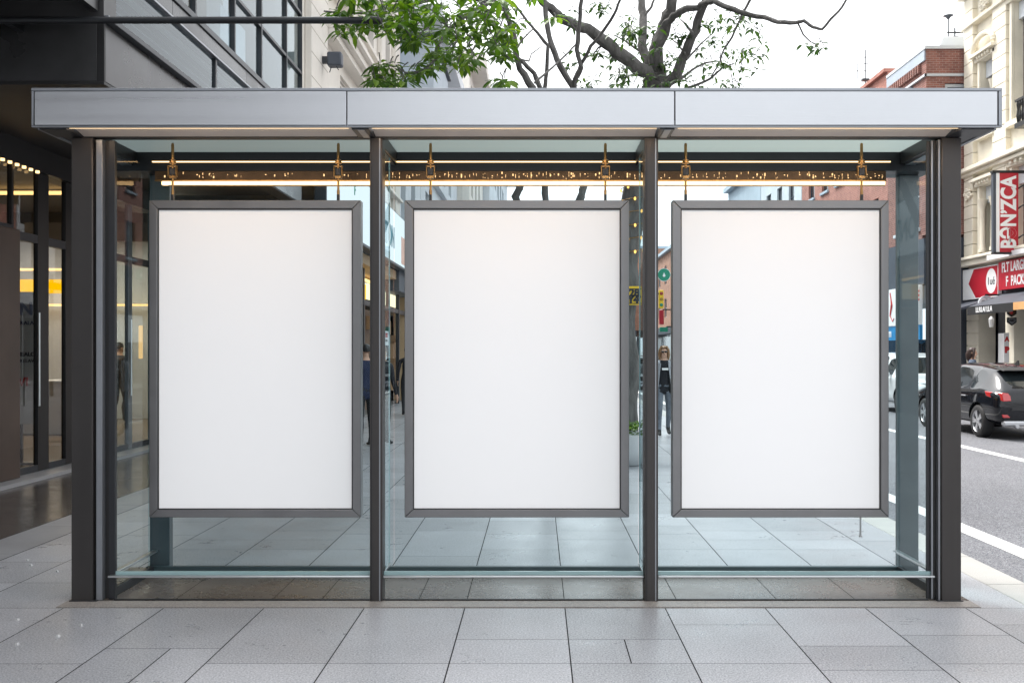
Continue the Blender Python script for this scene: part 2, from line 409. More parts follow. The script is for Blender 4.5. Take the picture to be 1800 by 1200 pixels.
M['dots'] = emit('downlight_lens', (1.0, 0.64, 0.28), 0.9)
M['cove'] = emit('cove_light', (1.0, 0.62, 0.28), 0.5)  # warm glow of the wall lamp and of panels added to lift the lobby
M['teal2'] = clear_glass('teal_side_glass', (0.90, 0.955, 0.965), 1.28)
M['rearpost'] = mat('rear_post_paint', (0.125, 0.138, 0.145), 0.4, 0.3, 0.1, 4)
M['officeglass'] = clear_glass('office_glass', (0.82, 0.88, 0.90), 1.5, (0.92, 0.97, 1.0))
M['officewall'] = mat('office_interior', (0.34, 0.34, 0.34), 0.7, 0, 0.1, 1)
M['shoe'] = mat('teal_grey_shoe', (0.055, 0.085, 0.095), 0.4, 0.3, 0.1)

M['scrap'] = mat('grey_scrap', (0.5, 0.5, 0.5), 0.7)
M['paleframe'] = mat('blue_grey_frame', (0.16, 0.18, 0.20), 0.35, 0.5, 0.1)

M['cove2'] = emit('pale_cove_light', (1.0, 0.88, 0.72), 1.7)  # pale glow of the added lobby fill panel

# ------------------------------------------------------------------ ground
rng = random.Random(7)
g = MB(); g.add([(-400, -60, -0.135), (400, -60, -0.135), (400, 900, -0.135), (-400, 900, -0.135)], [(0, 1, 2, 3)])
tag(g.build('ground', M['far_ground']), kind='structure')
g = MB(); g.add([(3.39, -40, -0.12), (11.61, -40, -0.12), (11.61, 400, -0.12), (3.39, 400, -0.12)], [(0, 1, 2, 3)])
tag(g.build('road', M['asphalt']), kind='structure')
g = MB()
for x0, x1 in ((4.05, 4.26), (7.56, 7.76)):
    g.add([(x0, -30, -0.116), (x1, -30, -0.116), (x1, 300, -0.116), (x0, 300, -0.116)], [(0, 1, 2, 3)])
tag(g.build('road_markings', M['line']), kind='structure')

EX = [-4.14, -3.61, -2.98, -2.35, -1.72, -1.09, -0.458, 0.172, 0.802, 1.43, 2.06, 2.69, 3.1]
slabs = MB()


def slab(x0, x1, y0, y1, z=0.0, gx=0.0034, gy=0.0022, mb=None):
    (mb or slabs).add([(x0 + gx, y0 + gy, z), (x1 - gx, y0 + gy, z), (x1 - gx, y1 - gy, z), (x0 + gx, y1 - gy, z)], [(0, 1, 2, 3)])


near = {6: [6.08, 5.42, 5.007, 4.35], 7: [6.08, 5.42, 5.007, 4.2], 5: [6.08, 5.007, 4.4], 4: [6.08, 5.007, 4.3], 3: [6.08, 5.256, 4.6],
        8: [6.08, 5.71, 5.007, 4.35], 9: [6.08, 5.30, 4.9, 4.2], 10: [6.08, 5.5, 5.0, 4.3], 11: [6.08, 5.71, 5.25, 4.7], 2: [6.08, 5.0, 4.4]}
for c in range(len(EX) - 1):
    x0, x1 = EX[c], EX[c + 1]
    ys = list(near.get(c, [6.08, 5.3, 4.6]))
    while ys[-1] > -4: ys.append(ys[-1] - rng.choice((0.66, 0.66, 1.07, 0.41)))
    inside = x0 > -3.0 and x1 < 2.8
    up = 7.2 if inside else 6.08
    ys = ys[::-1] + ([] if inside else [])
    yy = [up]
    while yy[-1] < 150: yy.append(yy[-1] + rng.choice((0.66, 0.66, 1.07, 0.41)) * (1 if yy[-1] < 60 else 2))
    for a, b in list(zip(ys, ys[1:])) + list(zip(yy, yy[1:])):
        if c == 7 and abs(b - 5.42) < 0.01:
            slab(x0, 0.486, a, b); slab(0.486, x1, a, b)
        elif c == 3 and abs(b - 5.256) < 0.01:
            slab(x0, -1.994, a, b); slab(-1.994, x1, a, b)
        else: slab(x0, x1, a, b)
tag(slabs.build('pavement', M['slab']), kind='structure')
g = MB(); g.box(-6.5, 3.1, -6, 150, -0.13, -0.014)
tag(g.build('pavement_bed', M['grout']), kind='structure')
g = MB(); y = -6.0
while y < 150:
    L_ = rng.choice((0.9, 1.0, 1.1)); g.box(3.104, 3.40, y + 0.003, y + L_ - 0.003, -0.13, 0.0); y += L_
tag(g.build('kerb', M['kerb'], bev=0.012), kind='structure')
g = MB()
for x0, x1 in ((-4.60, -4.144),):
    y = -4.0
    while y < 16.4:
        L_ = rng.choice((1.2, 1.5)); slab(x0, x1, y, min(y + L_, 16.4), 0.0, mb=g); y += L_
    y = 16.4
    while y < 150: slab(-6.3, x1, y, y + 1.2, 0.0, mb=g); y += 1.2
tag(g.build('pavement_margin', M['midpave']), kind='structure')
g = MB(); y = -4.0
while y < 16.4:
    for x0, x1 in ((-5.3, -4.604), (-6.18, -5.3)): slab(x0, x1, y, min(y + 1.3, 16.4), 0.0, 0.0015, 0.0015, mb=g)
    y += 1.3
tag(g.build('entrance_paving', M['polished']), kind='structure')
g = MB(); g.box(-6.5, -6.184, -4, 16.4, -0.1, 0.045)
tag(g.build('entrance_step', M['midpave'], bev=0.006), kind='structure')
g = MB(); y = -20.0
g.box(11.6, 14.8, -20, 150, -0.13, 0.0)
tag(g.build('far_pavement', M['midpave']), kind='structure')
# plinth of the shelter: a front border and a floor of large slabs
g = MB()
for x0, x1 in ((-3.03, -1.7), (-1.7, -0.1), (-0.1, 1.5), (1.5, 2.79)): slab(x0, x1, 6.084, 6.235, 0.006, 0.001, 0.001, mb=g)
g.box(-3.03, 2.79, 6.082, 6.236, -0.003, 0.004)
tag(g.build('plinth_border', M['plinth_edge']), kind='structure')
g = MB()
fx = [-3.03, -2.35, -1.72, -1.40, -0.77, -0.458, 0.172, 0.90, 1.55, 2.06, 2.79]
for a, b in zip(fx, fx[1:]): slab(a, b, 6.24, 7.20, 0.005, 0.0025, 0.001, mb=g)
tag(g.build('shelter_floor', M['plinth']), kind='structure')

# ------------------------------------------------------------------ bus shelter
sh = thing('bus_shelter', 'grey metal and glass bus shelter with a flat silver roof edge on the paved sidewalk', 'bus shelter', (-0.137, 6.6, 0))
YF = 6.22


def bx(name, m, x0, x1, y0, y1, z0, z1, parent=sh, bev=0.003):
    return MB().box(x0, x1, y0, y1, z0, z1).build(name, m, parent, bev=bev)


for sx in (-1, 1):
    if sx < 0:
        p = bx('corner_post', M['post'], X(125, YF), X(163, YF), YF, 6.40, 0.006, 2.985, bev=0.006)
        bits = ((163, 167, 6.255, 'gasket'), (167, 178, 6.235, 'trim'), (178, 186, 6.28, 'gasket'), (186, 197, 6.262, 'frame'))
    else:
        p = bx('corner_post', M['post'], X(1655, YF), X(1690, YF), YF, 6.40, 0.006, 2.985, bev=0.006)
        bits = ((1651, 1655, 6.235, 'trim'), (1645, 1651, 6.27, 'gasket'), (1641.5, 1645, 6.262, 'trim'), (1635, 1641.5, 6.28, 'frame'))
    for a, b, yy, mm in bits:
        nm = {'gasket': 'gasket', 'trim': 'cover_strip', 'frame': 'glazing_frame'}[mm]
        q = MB().box(X(a, YF) + 0.0006, X(b, YF) - 0.0006, yy, 6.295, 0.008, 2.975).build(nm, M[mm], p, bev=0.0015)
    bx('base_plate', M['frame'], X(125 if sx < 0 else 1650, YF) - 0.012, X(168 if sx < 0 else 1690, YF) + 0.012, 6.212, 6.41, 0.0055, 0.012)
for a, b in ((650, 672), (1133, 1157)):
    p = bx('mullion_post', M['post'], X(a, YF), X(b, YF), YF, 6.34, 0.006, 2.985, bev=0.004)
    MB().box(X(a + 2.5, YF), X(a + 4.5, YF), YF - 0.0025, YF + 0.01, 0.01, 2.98).build('gasket', M['gasket'], p)
    MB().box(X(b - 5.5, YF), X(b - 3.5, YF), YF - 0.0025, YF + 0.01, 0.01, 2.98).build('cover_strip', M['trim'], p)
for a, b in ((263, 298), (1580, 1615)):
    p = bx('rear_post', M['rearpost'], X(a, 7.06), X(b, 7.06), 7.06, 7.13, 0.006, 2.896, bev=0.005)
# roof
RX0, RX1, YR0, YR1 = X(55, 5.97), X(1762, 5.97), 5.97, 7.22
ed = MB(); ed.box(RX0 + 0.02, RX1 - 0.02, 5.986, 6.03, 3.040, 3.228)
fas = ed.build('fascia_core', M['gasket'], sh)
lip = MB()
lip.box(RX0, RX1, 5.97, 6.04, 3.218, 3.236); lip.box(RX0, RX1, 5.97, 6.0, 2.994, 3.0035); lip.box(RX0 + 0.02, RX1 - 0.02, 5.987, 5.999, 3.0036, 3.0399)
lip.box(RX0, X(58.5, 5.97), 5.97, 6.04, 3.005, 3.2165); lip.box(X(1755.5, 5.97), RX1, 5.97, 6.04, 3.005, 3.2165)
lip.build('fascia_edging', M['trim'], sh, bev=0.002)
js = [60, 609.5, 1186, 1754]
for a, b in zip(js, js[1:]):
    MB().box(X(a + 0.9, 5.97), X(b - 0.9, 5.97), 5.968, 5.985, 3.0065, 3.2145).build('fascia_panel', M['alu'], sh, bev=0.0025)
for x0, x1 in ((RX0, RX0 + 0.03), (RX1 - 0.03, RX1)):
    MB().box(x0, x1, 6.045, YR1, 2.994, 3.236).build('side_fascia', M['trim'], sh, bev=0.003)
    MB().box(x0 + (0.032 if x0 == RX0 else -0.12), x0 + (0.15 if x0 == RX0 else -0.002), 6.24, YR1 - 0.03, 3.0, 3.012).build('soffit_strip', M['frame'], sh)
bx('rear_fascia', M['trim'], RX0 + 0.032, RX1 - 0.032, YR1 - 0.03, YR1, 2.994, 3.236)
xm0, xm1 = X(661, YF), X(1145, YF)
segs = ((X(118, 6.0), X(616, 6.0)), (X(650, 6.0), X(1158, 6.0)), (X(1188, 6.0), X(1688, 6.0)))
for a, b in segs:
    MB().prism([(a, 6.031, 3.030), (a, 6.2225, 2.992), (a, 6.2225, 2.998), (a, 6.031, 3.036)], (b - a, 0, 0)).build('soffit_panel', M['soffit'], sh)
    bx('light_strip', M['led'], a + 0.012, b - 0.012, 6.0015, 6.008, 2.9945, 2.9985, bev=0)
    bx('cove_light', M['coveled'], a + 0.012, b - 0.012, 6.003, 6.027, 3.008, 3.016, bev=0)
for a, b in ((X(618, 6.0), X(648, 6.0)), (X(1160, 6.0), X(1186, 6.0)), (RX0 + 0.034, X(116, 6.0)), (X(1690, 6.0), RX1 - 0.034)):
    bx('bracket', M['frame'], a, b, 6.003, 6.2225, 2.988, 3.034, bev=0.001)
for a, b in ((628, 640), (1168, 1180)):
    bx('bracket', M['trim'], X(a, 6.0), X(b, 6.0), 6.005, 6.222, 2.983, 2.987, bev=0.001)
bx('front_beam', M['gasket'], X(125, YF) + 0.01, X(1690, YF) - 0.01, 6.223, 6.30, 2.986, 3.03)
# ceiling of frosted glass
mm, nt, N, out = nodes('frosted_roof_glass')
t = N('BsdfTranslucent'); t.inputs[0].default_value = (0.165, 0.20, 0.192, 1); d = N('BsdfGlossy'); d.inputs[0].default_value = (1, 1, 1, 1); d.inputs['Roughness'].default_value = 0.45
mx = N('MixShader'); mx.inputs[0].default_value = 0.10; nt.links.new(t.outputs[0], mx.inputs[1]); nt.links.new(d.outputs[0], mx.inputs[2]); nt.links.new(mx.outputs[0], out.inputs[0])
M['frost'] = mm
ce = [-2.86, xm0 - 0.035, xm0 + 0.035, xm1 - 0.035, xm1 + 0.035, 2.585]
for i in (0, 2, 4):
    g = MB(); g.add([(ce[i], 6.30, 3.03), (ce[i + 1], 6.30, 3.03), (ce[i + 1], 6.9, 3.03), (ce[i], 6.9, 3.03)], [(0, 1, 2, 3)])
    g.build('ceiling_panel', M['frost'], sh)
for xc, w in ((xm0, 0.035), (xm1, 0.035), (-2.93, 0.07), (2.655, 0.07)):
    b_ = bx('cross_beam', M['frame'], xc - w + 0.001, xc + w - 0.001, 6.302, 6.899, 2.945, 3.05)
    MB().box(xc - w * 0.5, xc + w * 0.5, 6.36, 6.899, 2.937, 2.944).build('cover_strip', M['trim'], b_)
bx('rear_beam', M['frame'], RX0 + 0.035, RX1 - 0.035, 6.901, 7.188, 2.897, 3.05)
bx('light_line', M['ledbar'], X(268, 6.9), X(1565, 6.9), 6.893, 6.9005, 2.9575, 2.9640, bev=0)
bx('perforated_panel', M['bronze'], X(272, 6.9), X(1558, 6.9), 6.905, 6.93, 2.834, 2.896, bev=0)
dots = MB(); x = X(280, 6.9)
while x < X(1552, 6.9):
    if rng.random() < 0.55 + (0.2 if x > -1.2 else -0.2):
        for k in range(rng.choice((1, 2, 2, 3))):
            z0 = 2.841 + rng.random() * 0.036; w = rng.choice((0.003, 0.004, 0.009)); h_ = rng.choice((0.003, 0.006, 0.015))
            dots.box(x, x + w, 6.9035, 6.9046, z0, min(z0 + h_, 2.892))
    x += rng.uniform(0.012, 0.034)
o = dots.build('lit_perforations', M['leddot'], sh); o['kind'] = 'stuff'
bx('light_bar', M['ledbar'], X(284, 6.9), X(1556, 6.9), 6.898, 6.925, 2.797, 2.822, bev=0.002)
bx('light_bar_housing', M['brass'], X(272, 6.9), X(1558, 6.9), 6.896, 6.93, 2.8235, 2.8325, bev=0)
bx('light_bar_trim', M['brass'], X(296, 6.9), X(1556, 6.9), 6.899, 6.922, 2.790, 2.7955, bev=0)
# glazing
for a, b in ((-2.82, xm0 - 0.004), (xm0 + 0.004, xm1 - 0.004), (xm1 + 0.004, 2.625)):
    bx('rear_pane', M['teal'], a, b, 7.0, 7.012, 0.058, 2.89, bev=0)
for xs in (-2.792, 2.603):
    bx('side_pane', M['teal2' if xs < 0 else 'teal'], xs - 0.005, xs + 0.005, 6.305, 6.995, 0.066, 2.93, bev=0)
for xf in (X(673, 6.34) + 0.002, X(1133, 6.34) - 0.004):
    bx('glass_fin', M['teal'], xf - 0.004, xf + 0.004, 6.342, 6.60, 0.17, 2.93, bev=0)
    bx('glass_fin_edge', M['glassend'], xf - 0.0045, xf + 0.0045, 6.601, 6.608, 0.17, 2.93, bev=0)
    bx('fin_rail', M['rail'], xf - 0.008, xf + 0.008, 6.342, 6.61, 0.15, 0.166, bev=0.002)
for a, b in ((187, 650), (672, 1133), (1157, 1646)):
    r = bx('front_rail', M['rail'], X(a, YF) + 0.001, X(b, YF) - 0.001, 6.235, 6.272, 0.1515, 0.1660, bev=0.004)
    MB().box(X(a, YF) + 0.002, X(b, YF) - 0.002, 6.273, 6.288, 0.155, 0.186).build('glazing_bead', M['glassend'], r)
bx('base_shoe', M['shoe'], -2.83, 2.64, 6.985, 7.03, 0.0055, 0.056)
for xs in (-2.785, 2.612):
    s_ = bx('side_rail', M['rail'], xs - 0.02, xs + 0.02, 6.305, 7.05, 0.1515, 0.166)
    bx('side_shoe', M['frame'], xs - 0.015, xs + 0.015, 6.305, 6.984, 0.0055, 0.062)
bx('front_sill', M['gasket'], X(197, YF), X(1635, YF), 6.243, 6.262, 0.0055, 0.013)

# ------------------------------------------------------------------ three hanging advertising boards
YB = 6.55
labels = ('blank white poster board in the left-hand bay of the bus shelter, nearest the dark lobby',
          'blank white poster board in the middle bay, between the two slim mullion posts',
          'blank white poster board nearest the road, with a short pin under its frame')
for k, (a, b, ia, ib, c1, c2) in enumerate(((262, 634, 276.5, 619.5, 304, 595), (711, 1106, 726, 1091, 757, 1064), (1182, 1562.5, 1197, 1548.5, 1205, 1514))):
    x0, x1, i0, i1 = X(a, YB), X(b, YB), X(ia, YB), X(ib, YB)
    z1, z0, j1, j0 = Z(352, YB), Z(909, YB), Z(366.5, YB), Z(895, YB)
    t = thing('poster_board', labels[k], 'poster board', ((x0 + x1) / 2, YB + 0.04, z0), 'blank poster boards hanging in the shelter')
    e = 0.0008
    for pts in (((x0 + e, z1), (x1 - e, z1), (i1 - e, j1), (i0 + e, j1)), ((x0 + e, z0), (i0 + e, j0), (i1 - e, j0), (x1 - e, z0)),
                ((x0, z0 + e), (x0, z1 - e), (i0, j1 - e), (i0, j0 + e)), ((x1, z0 + e), (i1, j0 + e), (i1, j1 - e), (x1, z1 - e))):
        mb = MB(); mb.prism([(p[0], YB, p[1]) for p in pts], (0, 0.085, 0)); mb.build('frame_side', M['boardframe'], t, bev=0.0035)
    gk = MB()
    for q in ((i0, i0 + 0.006, j0, j1), (i1 - 0.006, i1, j0, j1), (i0 + 0.006, i1 - 0.006, j0, j0 + 0.006), (i0 + 0.006, i1 - 0.006, j1 - 0.009, j1)):
        gk.box(q[0], q[1], YB + 0.004, YB + 0.03, q[2], q[3])
    gk.build('gasket', M['gasket'], t)
    MB().box(i0 - 0.004, i1 + 0.004, YB + 0.016, YB + 0.07, j0 - 0.004, j1 + 0.004).build('blank_panel', M['boardwhite'] if 'boardwhite' in M else M['signwhite'], t)
    for c in (c1, c2):
        cx = X(c, YB + 0.05); yc = YB + 0.045
        hp = MB(); hp.tube([(cx, yc, z1 - 0.004), (cx, yc, z1 + 0.075)], 0.010, 10)
        hp.tube([(cx, yc, z1 + 0.04), (cx, yc, 3.028)], 0.0075, 10); hp.lathe([(0.022, 0), (0.022, 0.022), (0.010, 0.03), (0.010, 0.13)], (cx, yc, 2.89), 'z', 14)
        hg = hp.build('hanger', M['brass'], t, smooth=True)
        bk = MB(); zb = Z(300, YB)
        for q in ((-0.030, -0.024, -0.035, 0.035), (0.024, 0.030, -0.035, 0.035), (-0.030, 0.030, 0.035, 0.041), (-0.022, 0.022, -0.046, -0.028)):
            bk.box(cx + q[0], cx + q[1], yc - 0.014, yc + 0.014, zb + q[2], zb + q[3])
        bk.box(cx - 0.020, cx + 0.020, yc - 0.012, yc + 0.012, zb - 0.024, zb + 0.024, 1)
        bk.build('buckle', [M['brass'], M['frame']], hg, bev=0.002)
        sk = MB(); sk.box(cx - 0.009, cx + 0.009, yc - 0.013, yc + 0.013, z1, z1 + 0.045)
        sk.build('shackle', M['frame'], hg, bev=0.003)
    if k == 2:
        mb = MB(); cx = X(1513, YB + 0.04); mb.tube([(cx, YB + 0.045, z0 + 0.002), (cx, YB + 0.045, z0 - 0.13)], 0.006, 8); mb.lathe([(0.012, 0), (0.012, 0.01)], (cx, YB + 0.045, z0 - 0.14), 'z', 10)
        mb.build('pin', M['rail'], t, smooth=True)

# scraps of litter on the paving
for (a, b) in ((48, 985), (54, 994), (101, 1005), (31, 1090), (143, 1100), (102, 1119), (30, 1133)):
    Yv = F * H / (b - CY); xv = X(a, Yv); w_ = rng.uniform(0.005, 0.012)
    o = MB().add([(xv - w_, Yv - 0.008, 0.001), (xv + w_, Yv - 0.012, 0.001), (xv + w_ * 1.1, Yv + 0.01, 0.001), (xv - w_ * .8, Yv + 0.012, 0.001), (xv - w_, Yv - 0.006, 0.012), (xv + w_ * .4, Yv - 0.01, 0.017), (xv + w_ * .5, Yv + 0.008, 0.013), (xv - w_ * .7, Yv + 0.01, 0.005)],
                 [(0, 3, 2, 1), (4, 5, 6, 7), (0, 1, 5, 4), (1, 2, 6, 5), (2, 3, 7, 6), (3, 0, 4, 7)]).build('litter_scrap', M['scrap'])
    tag(o, 'tiny crumpled white scrap lying on the paving left of the shelter', 'litter', 'white scraps on the paving left of the shelter')

# ------------------------------------------------------------------ facades
class Fac:                       # a street wall in the plane x = const; sg = +1 faces the left side's street (+X), -1 the right side's
    def __init__(s, x, sg): s.x, s.sg = x, sg
    def box(s, mb, u0, u1, z0, z1, w0, w1, mi=0): return mb.box(s.x + s.sg * w0, s.x + s.sg * w1, u0, u1, z0, z1, mi)


def wall_cells(fc, mb, u0, u1, z0, z1, ops, w0=-0.3, w1=0.0):
    us = sorted({u0, u1, *[c for o in ops for c in o[:2] if u0 < c < u1]}); zs = sorted({z0, z1, *[c for o in ops for c in o[2:4] if z0 < c < z1]})
    for b, t in zip(zs, zs[1:]):
        run = None
        for l, r in zip(us, us[1:]):
            hole = any(o[0] <= l + 1e-6 and r <= o[1] + 1e-6 and o[2] <= b + 1e-6 and t <= o[3] + 1e-6 for o in ops)
            if hole:
                if run is not None: fc.box(mb, run, l, b, t, w0, w1); run = None
            elif run is None: run = l
        if run is not None: fc.box(mb, run, us[-1], b, t, w0, w1)


def window(fc, parent, u0, u1, z0, z1, fm, pm, rec=-0.16, bar=0.06, cols=1, rows=2, sill=None, w=0.05):
    mb = MB(); e = 0.002
    fc.box(mb, u0 + e, u0 + bar, z0 + e, z1 - e, rec, rec + w); fc.box(mb, u1 - bar, u1 - e, z0 + e, z1 - e, rec, rec + w)
    fc.box(mb, u0 + bar, u1 - bar, z0 + e, z0 + bar, rec, rec + w); fc.box(mb, u0 + bar, u1 - bar, z1 - bar, z1 - e, rec, rec + w)
    for i in range(1, cols):
        c = u0 + (u1 - u0) * i / cols; fc.box(mb, c - bar * 0.4, c + bar * 0.4, z0 + bar, z1 - bar, rec + 0.003, rec + w - 0.003)
    for i in range(1, rows):
        c = z0 + (z1 - z0) * i / rows; fc.box(mb, u0 + bar, u1 - bar, c - bar * 0.4, c + bar * 0.4, rec + 0.006, rec + w - 0.006)
    f_ = mb.build('window', fm, parent)
    p = MB(); fc.box(p, u0 + bar * 0.5, u1 - bar * 0.5, z0 + bar * 0.5, z1 - bar * 0.5, rec + 0.008, rec + 0.022); p.build('pane', pm, f_)
    if sill is not None:
        s_ = MB(); fc.box(s_, u0 - 0.1, u1 + 0.1, z0 - 0.12, z0 - 0.004, -0.12, 0.08); s_.build('sill', sill, f_, bev=0.01)
    return f_


# ---- left: dark office building with an overhang and a lit lobby
ob = thing('office_building', 'dark glass office building with a black overhang and a lit lobby, at the left edge', 'building', (-6.5, 12.5, 0))
fu = Fac(-4.0, 1); fl = Fac(-6.5, 1)
Y0, Y1 = 8.95, 16.4
ms = [8.95, 10.1, 11.3, 12.76, 14.0, 15.4, 16.4]
p = MB()
for a, b in ((8.95, 12.0), (12.0, 14.2), (14.2, 16.4)): fu.box(p, a + 0.004, b - 0.004, 4.10, 4.64, -0.25, 0)
p.build('lower_spandrel', M['darkstone'], ob, bev=0.004)
p = MB(); fu.box(p, Y0, Y1, 4.644, 4.70, -0.2, 0.07); p.build('ledge', M['mullion'], ob, bev=0.006)
p = MB(); fu.box(p, Y0, Y1, 4.703, 4.715, -0.1, 0.03); fu.box(p, Y0, Y1, 5.232, 5.252, -0.1, 0.035); p.build('bright_trim', M['trim'], ob)
p = MB()
for a, b in ((8.95, 10.6), (10.6, 13.3), (13.3, 16.4)): fu.box(p, a + 0.003, b - 0.003, 5.255, 5.45, -0.2, 0)
p.build('upper_spandrel', M['darkstone'], ob, bev=0.003)
p = MB(); fu.box(p, Y0, Y1, 5.453, 5.53, -0.2, 0.02); p.build('sill_band', M['mullion'], ob, bev=0.005)
for a, b in ((8.97, 12.0), (12.03, 16.38)):
    p = MB(); fu.box(p, a, b, 4.716, 5.231, -0.03, -0.015); p.build('glass_band', M['officeglass'], ob)
p = MB(); fu.box(p, 11.99, 12.04, 4.716, 5.231, -0.05, 0.01); build_split(p, 'mullion', M['mullion'], ob)
zs = [5.53, 6.3, 7.3, 8.6, 10.0, 11.4, 13.0]
for a, b in zip(ms, ms[1:]):
    for c, d in zip(zs, zs[1:]):
        p = MB(); fu.box(p, a + 0.02, b - 0.02, c + 0.02, d - 0.02, -0.05, -0.03); p.build('curtain_pane', M['officeglass'], ob)
p = MB()
for i, a in enumerate(ms): fu.box(p, a - (0.025 if i else 0), a + (0.025 if i < len(ms) - 1 else 0.0), 5.532, 13.0, -0.06, 0.012)
build_split(p, 'mullion', M['mullion'], ob, bev=0.004)
p = MB()
for i, (a, b) in enumerate(zip(ms, ms[1:])):
    for z in zs[1:]: fu.box(p, a + 0.026, b - 0.026, z - 0.025, z + 0.025, -0.058, 0.008)
build_split(p, 'transom', M['mullion'], ob, bev=0.004)
p = MB(); p.box(-14, -8.0, Y0 + 0.3, Y1 - 0.02, 4.30, 13.0); p.box(-8, -4.26, Y1 - 0.2, Y1 - 0.02, 4.3, 13.0); p.build('core', M['officewall'], ob)
p = MB()
for z in (4.31, 5.27, 8.52, 11.32): p.box(-7.99, -4.26, Y0 + 0.3, Y1 - 0.21, z, z + 0.16)
build_split(p, 'floor_slab', M['officewall'], ob)
p = MB()
for y in (10.4, 12.5, 14.6):
    for z0_, z1_ in ((5.45, 8.5), (8.7, 11.3)): p.box(-5.0, -4.75, y, y + 0.25, z0_, z1_)
build_split(p, 'column', M['palegrey'], ob)
p = MB()
for i in range(6): fu.box(p, 9.2, 16.1, 4.76 + i * 0.085, 4.775 + i * 0.085, -0.5, -0.25)
build_split(p, 'blind_slat', M['mullion'], ob, gap=0.01)
p = MB()
for (a, b, z0_, z1_) in ((11.4, 12.7, 6.9, 8.5), (14.1, 15.3, 7.6, 8.5), (9.2, 10.0, 6.4, 8.5), (12.8, 13.9, 5.6, 6.2)): fu.box(p, a, b, z0_, z1_, -0.22, -0.2)
build_split(p, 'roller_blind', M['palegrey'], ob)
q = MB()
for y in (10.0, 13.0, 15.4): q.box(-7, -4.6, y, y + 0.12, 8.42, 8.5)
build_split(q, 'office_light', M['dots'], ob)
p = MB(); p.box(-14, -4.07, Y0 - 0.02, Y0 + 0.28, 4.10, 4.635); p.build('overhang_fascia', M['darkclad'], ob, bev=0.006)
p = MB(); p.box(-4.066, -3.996, Y0 - 0.03, Y0 - 0.002, 4.095, 4.70); p.box(-14, -3.996, Y0 - 0.035, Y0 + 0.28, 4.065, 4.095); p.build('overhang_edge', M['black'], ob, bev=0.004)
p = MB(); p.box(-14, -4.01, Y0 - 0.01, Y0 + 0.25, 4.70, 13.0); p.build('end_wall', M['darkclad'], ob)
p = MB(); p.box(-6.5, -4.26, Y0 + 0.285, Y1, 4.24, 4.29); p.box(-4.258, -4.01, Y0 + 0.285, Y1, 4.085, 4.098); p.build('soffit', M['black'], ob)
p = MB(); y = 6.4
while y < 8.8: p.box(-12, -4.12, y, y + 0.05, 4.78, 4.86); y += 0.11
p.box(-12, -4.12, 6.4, 8.9, 4.87, 4.93); p.box(-4.118, -4.05, 6.3, 8.91, 4.74, 5.0); p.box(-12, -4.12, 6.3, 6.38, 4.74, 5.0)
p.build('louvre_canopy', M['darkclad'], ob)
p = MB()
for i in range(3): p.lathe([(0.0, 0), (0.09, 0), (0.11, 0.02)], (-5.2, 9.6 + i * 2.3, 4.222), 'z', 16)
build_split(p, 'downlight', mat('dim_lens', (0.5, 0.5, 0.48), 0.4), ob)
# ground floor glazing
pl = MB(); fl.box(pl, 8.0, 11.93, 0.046, 3.10, -0.35, 0.12); pl.build('stone_pier', M['brownwall'], ob, bev=0.01)
pl = MB(); fl.box(pl, 8.0, 16.36, 3.93, 4.238, -0.25, 0.06); pl.build('header', M['black'], ob)
lb = MB()
for i in range(9): lb.lathe([(0.0, 0), (0.024, 0.0), (0.024, 0.03)], (-6.45, 11.17 + i * 0.163, 3.899), 'z', 10)
build_split(lb, 'header_light', M['dots'], ob)
fr = MB()
for a, b in ((11.935, 11.98), (12.56, 12.84), (13.30, 13.58)): fl.box(fr, a, b, 0.046, 3.928, -0.05, 0.012)
fp = MB()
for a, b in ((14.55, 14.68), (15.34, 15.48), (16.25, 16.36)): fl.box(fp, a, b, 0.046, 3.928, -0.05, 0.012)
build_split(fp, 'door_frame', M['paleframe'], ob, bev=0.004)
build_split(fr, 'door_frame', M['black'], ob, bev=0.004)
fr = MB(); gaps = ((11.98, 12.56), (12.84, 13.30), (13.58, 14.55), (14.68, 15.34), (15.48, 16.25))
for a, b in gaps: fl.box(fr, a, b, 3.0, 3.11, -0.048, 0.01); fl.box(fr, a, b, 0.046, 0.13, -0.048, 0.01)
fl.box(fr, 8.0, 11.93, 3.102, 3.16, -0.09, 0.04)
build_split(fr, 'transom', M['mullion'], ob, bev=0.003)
for a, b in gaps:
    q = MB(); fl.box(q, a, b, 0.131, 2.999, -0.035, -0.022); q.build('lobby_glass', M['shopglass'], ob)
    q = MB(); fl.box(q, a, b, 3.112, 3.927, -0.035, -0.022); q.build('lobby_glass', M['shopglass'], ob)
q = MB(); fl.box(q, 8.0, 11.93, 3.162, 3.927, -0.035, -0.022); q.build('lobby_glass', M['shopglass'], ob)
hd = MB()
for yy in (14.98,): hd.tube([(-6.42, yy + 0.3, 0.9), (-6.42, yy + 0.3, 2.1)], 0.016, 8)
hd.tube([(-6.42, 12.46, 0.9), (-6.42, 12.46, 2.1)], 0.016, 8)
build_split(hd, 'door_handle', M['rail'], ob, smooth=True)
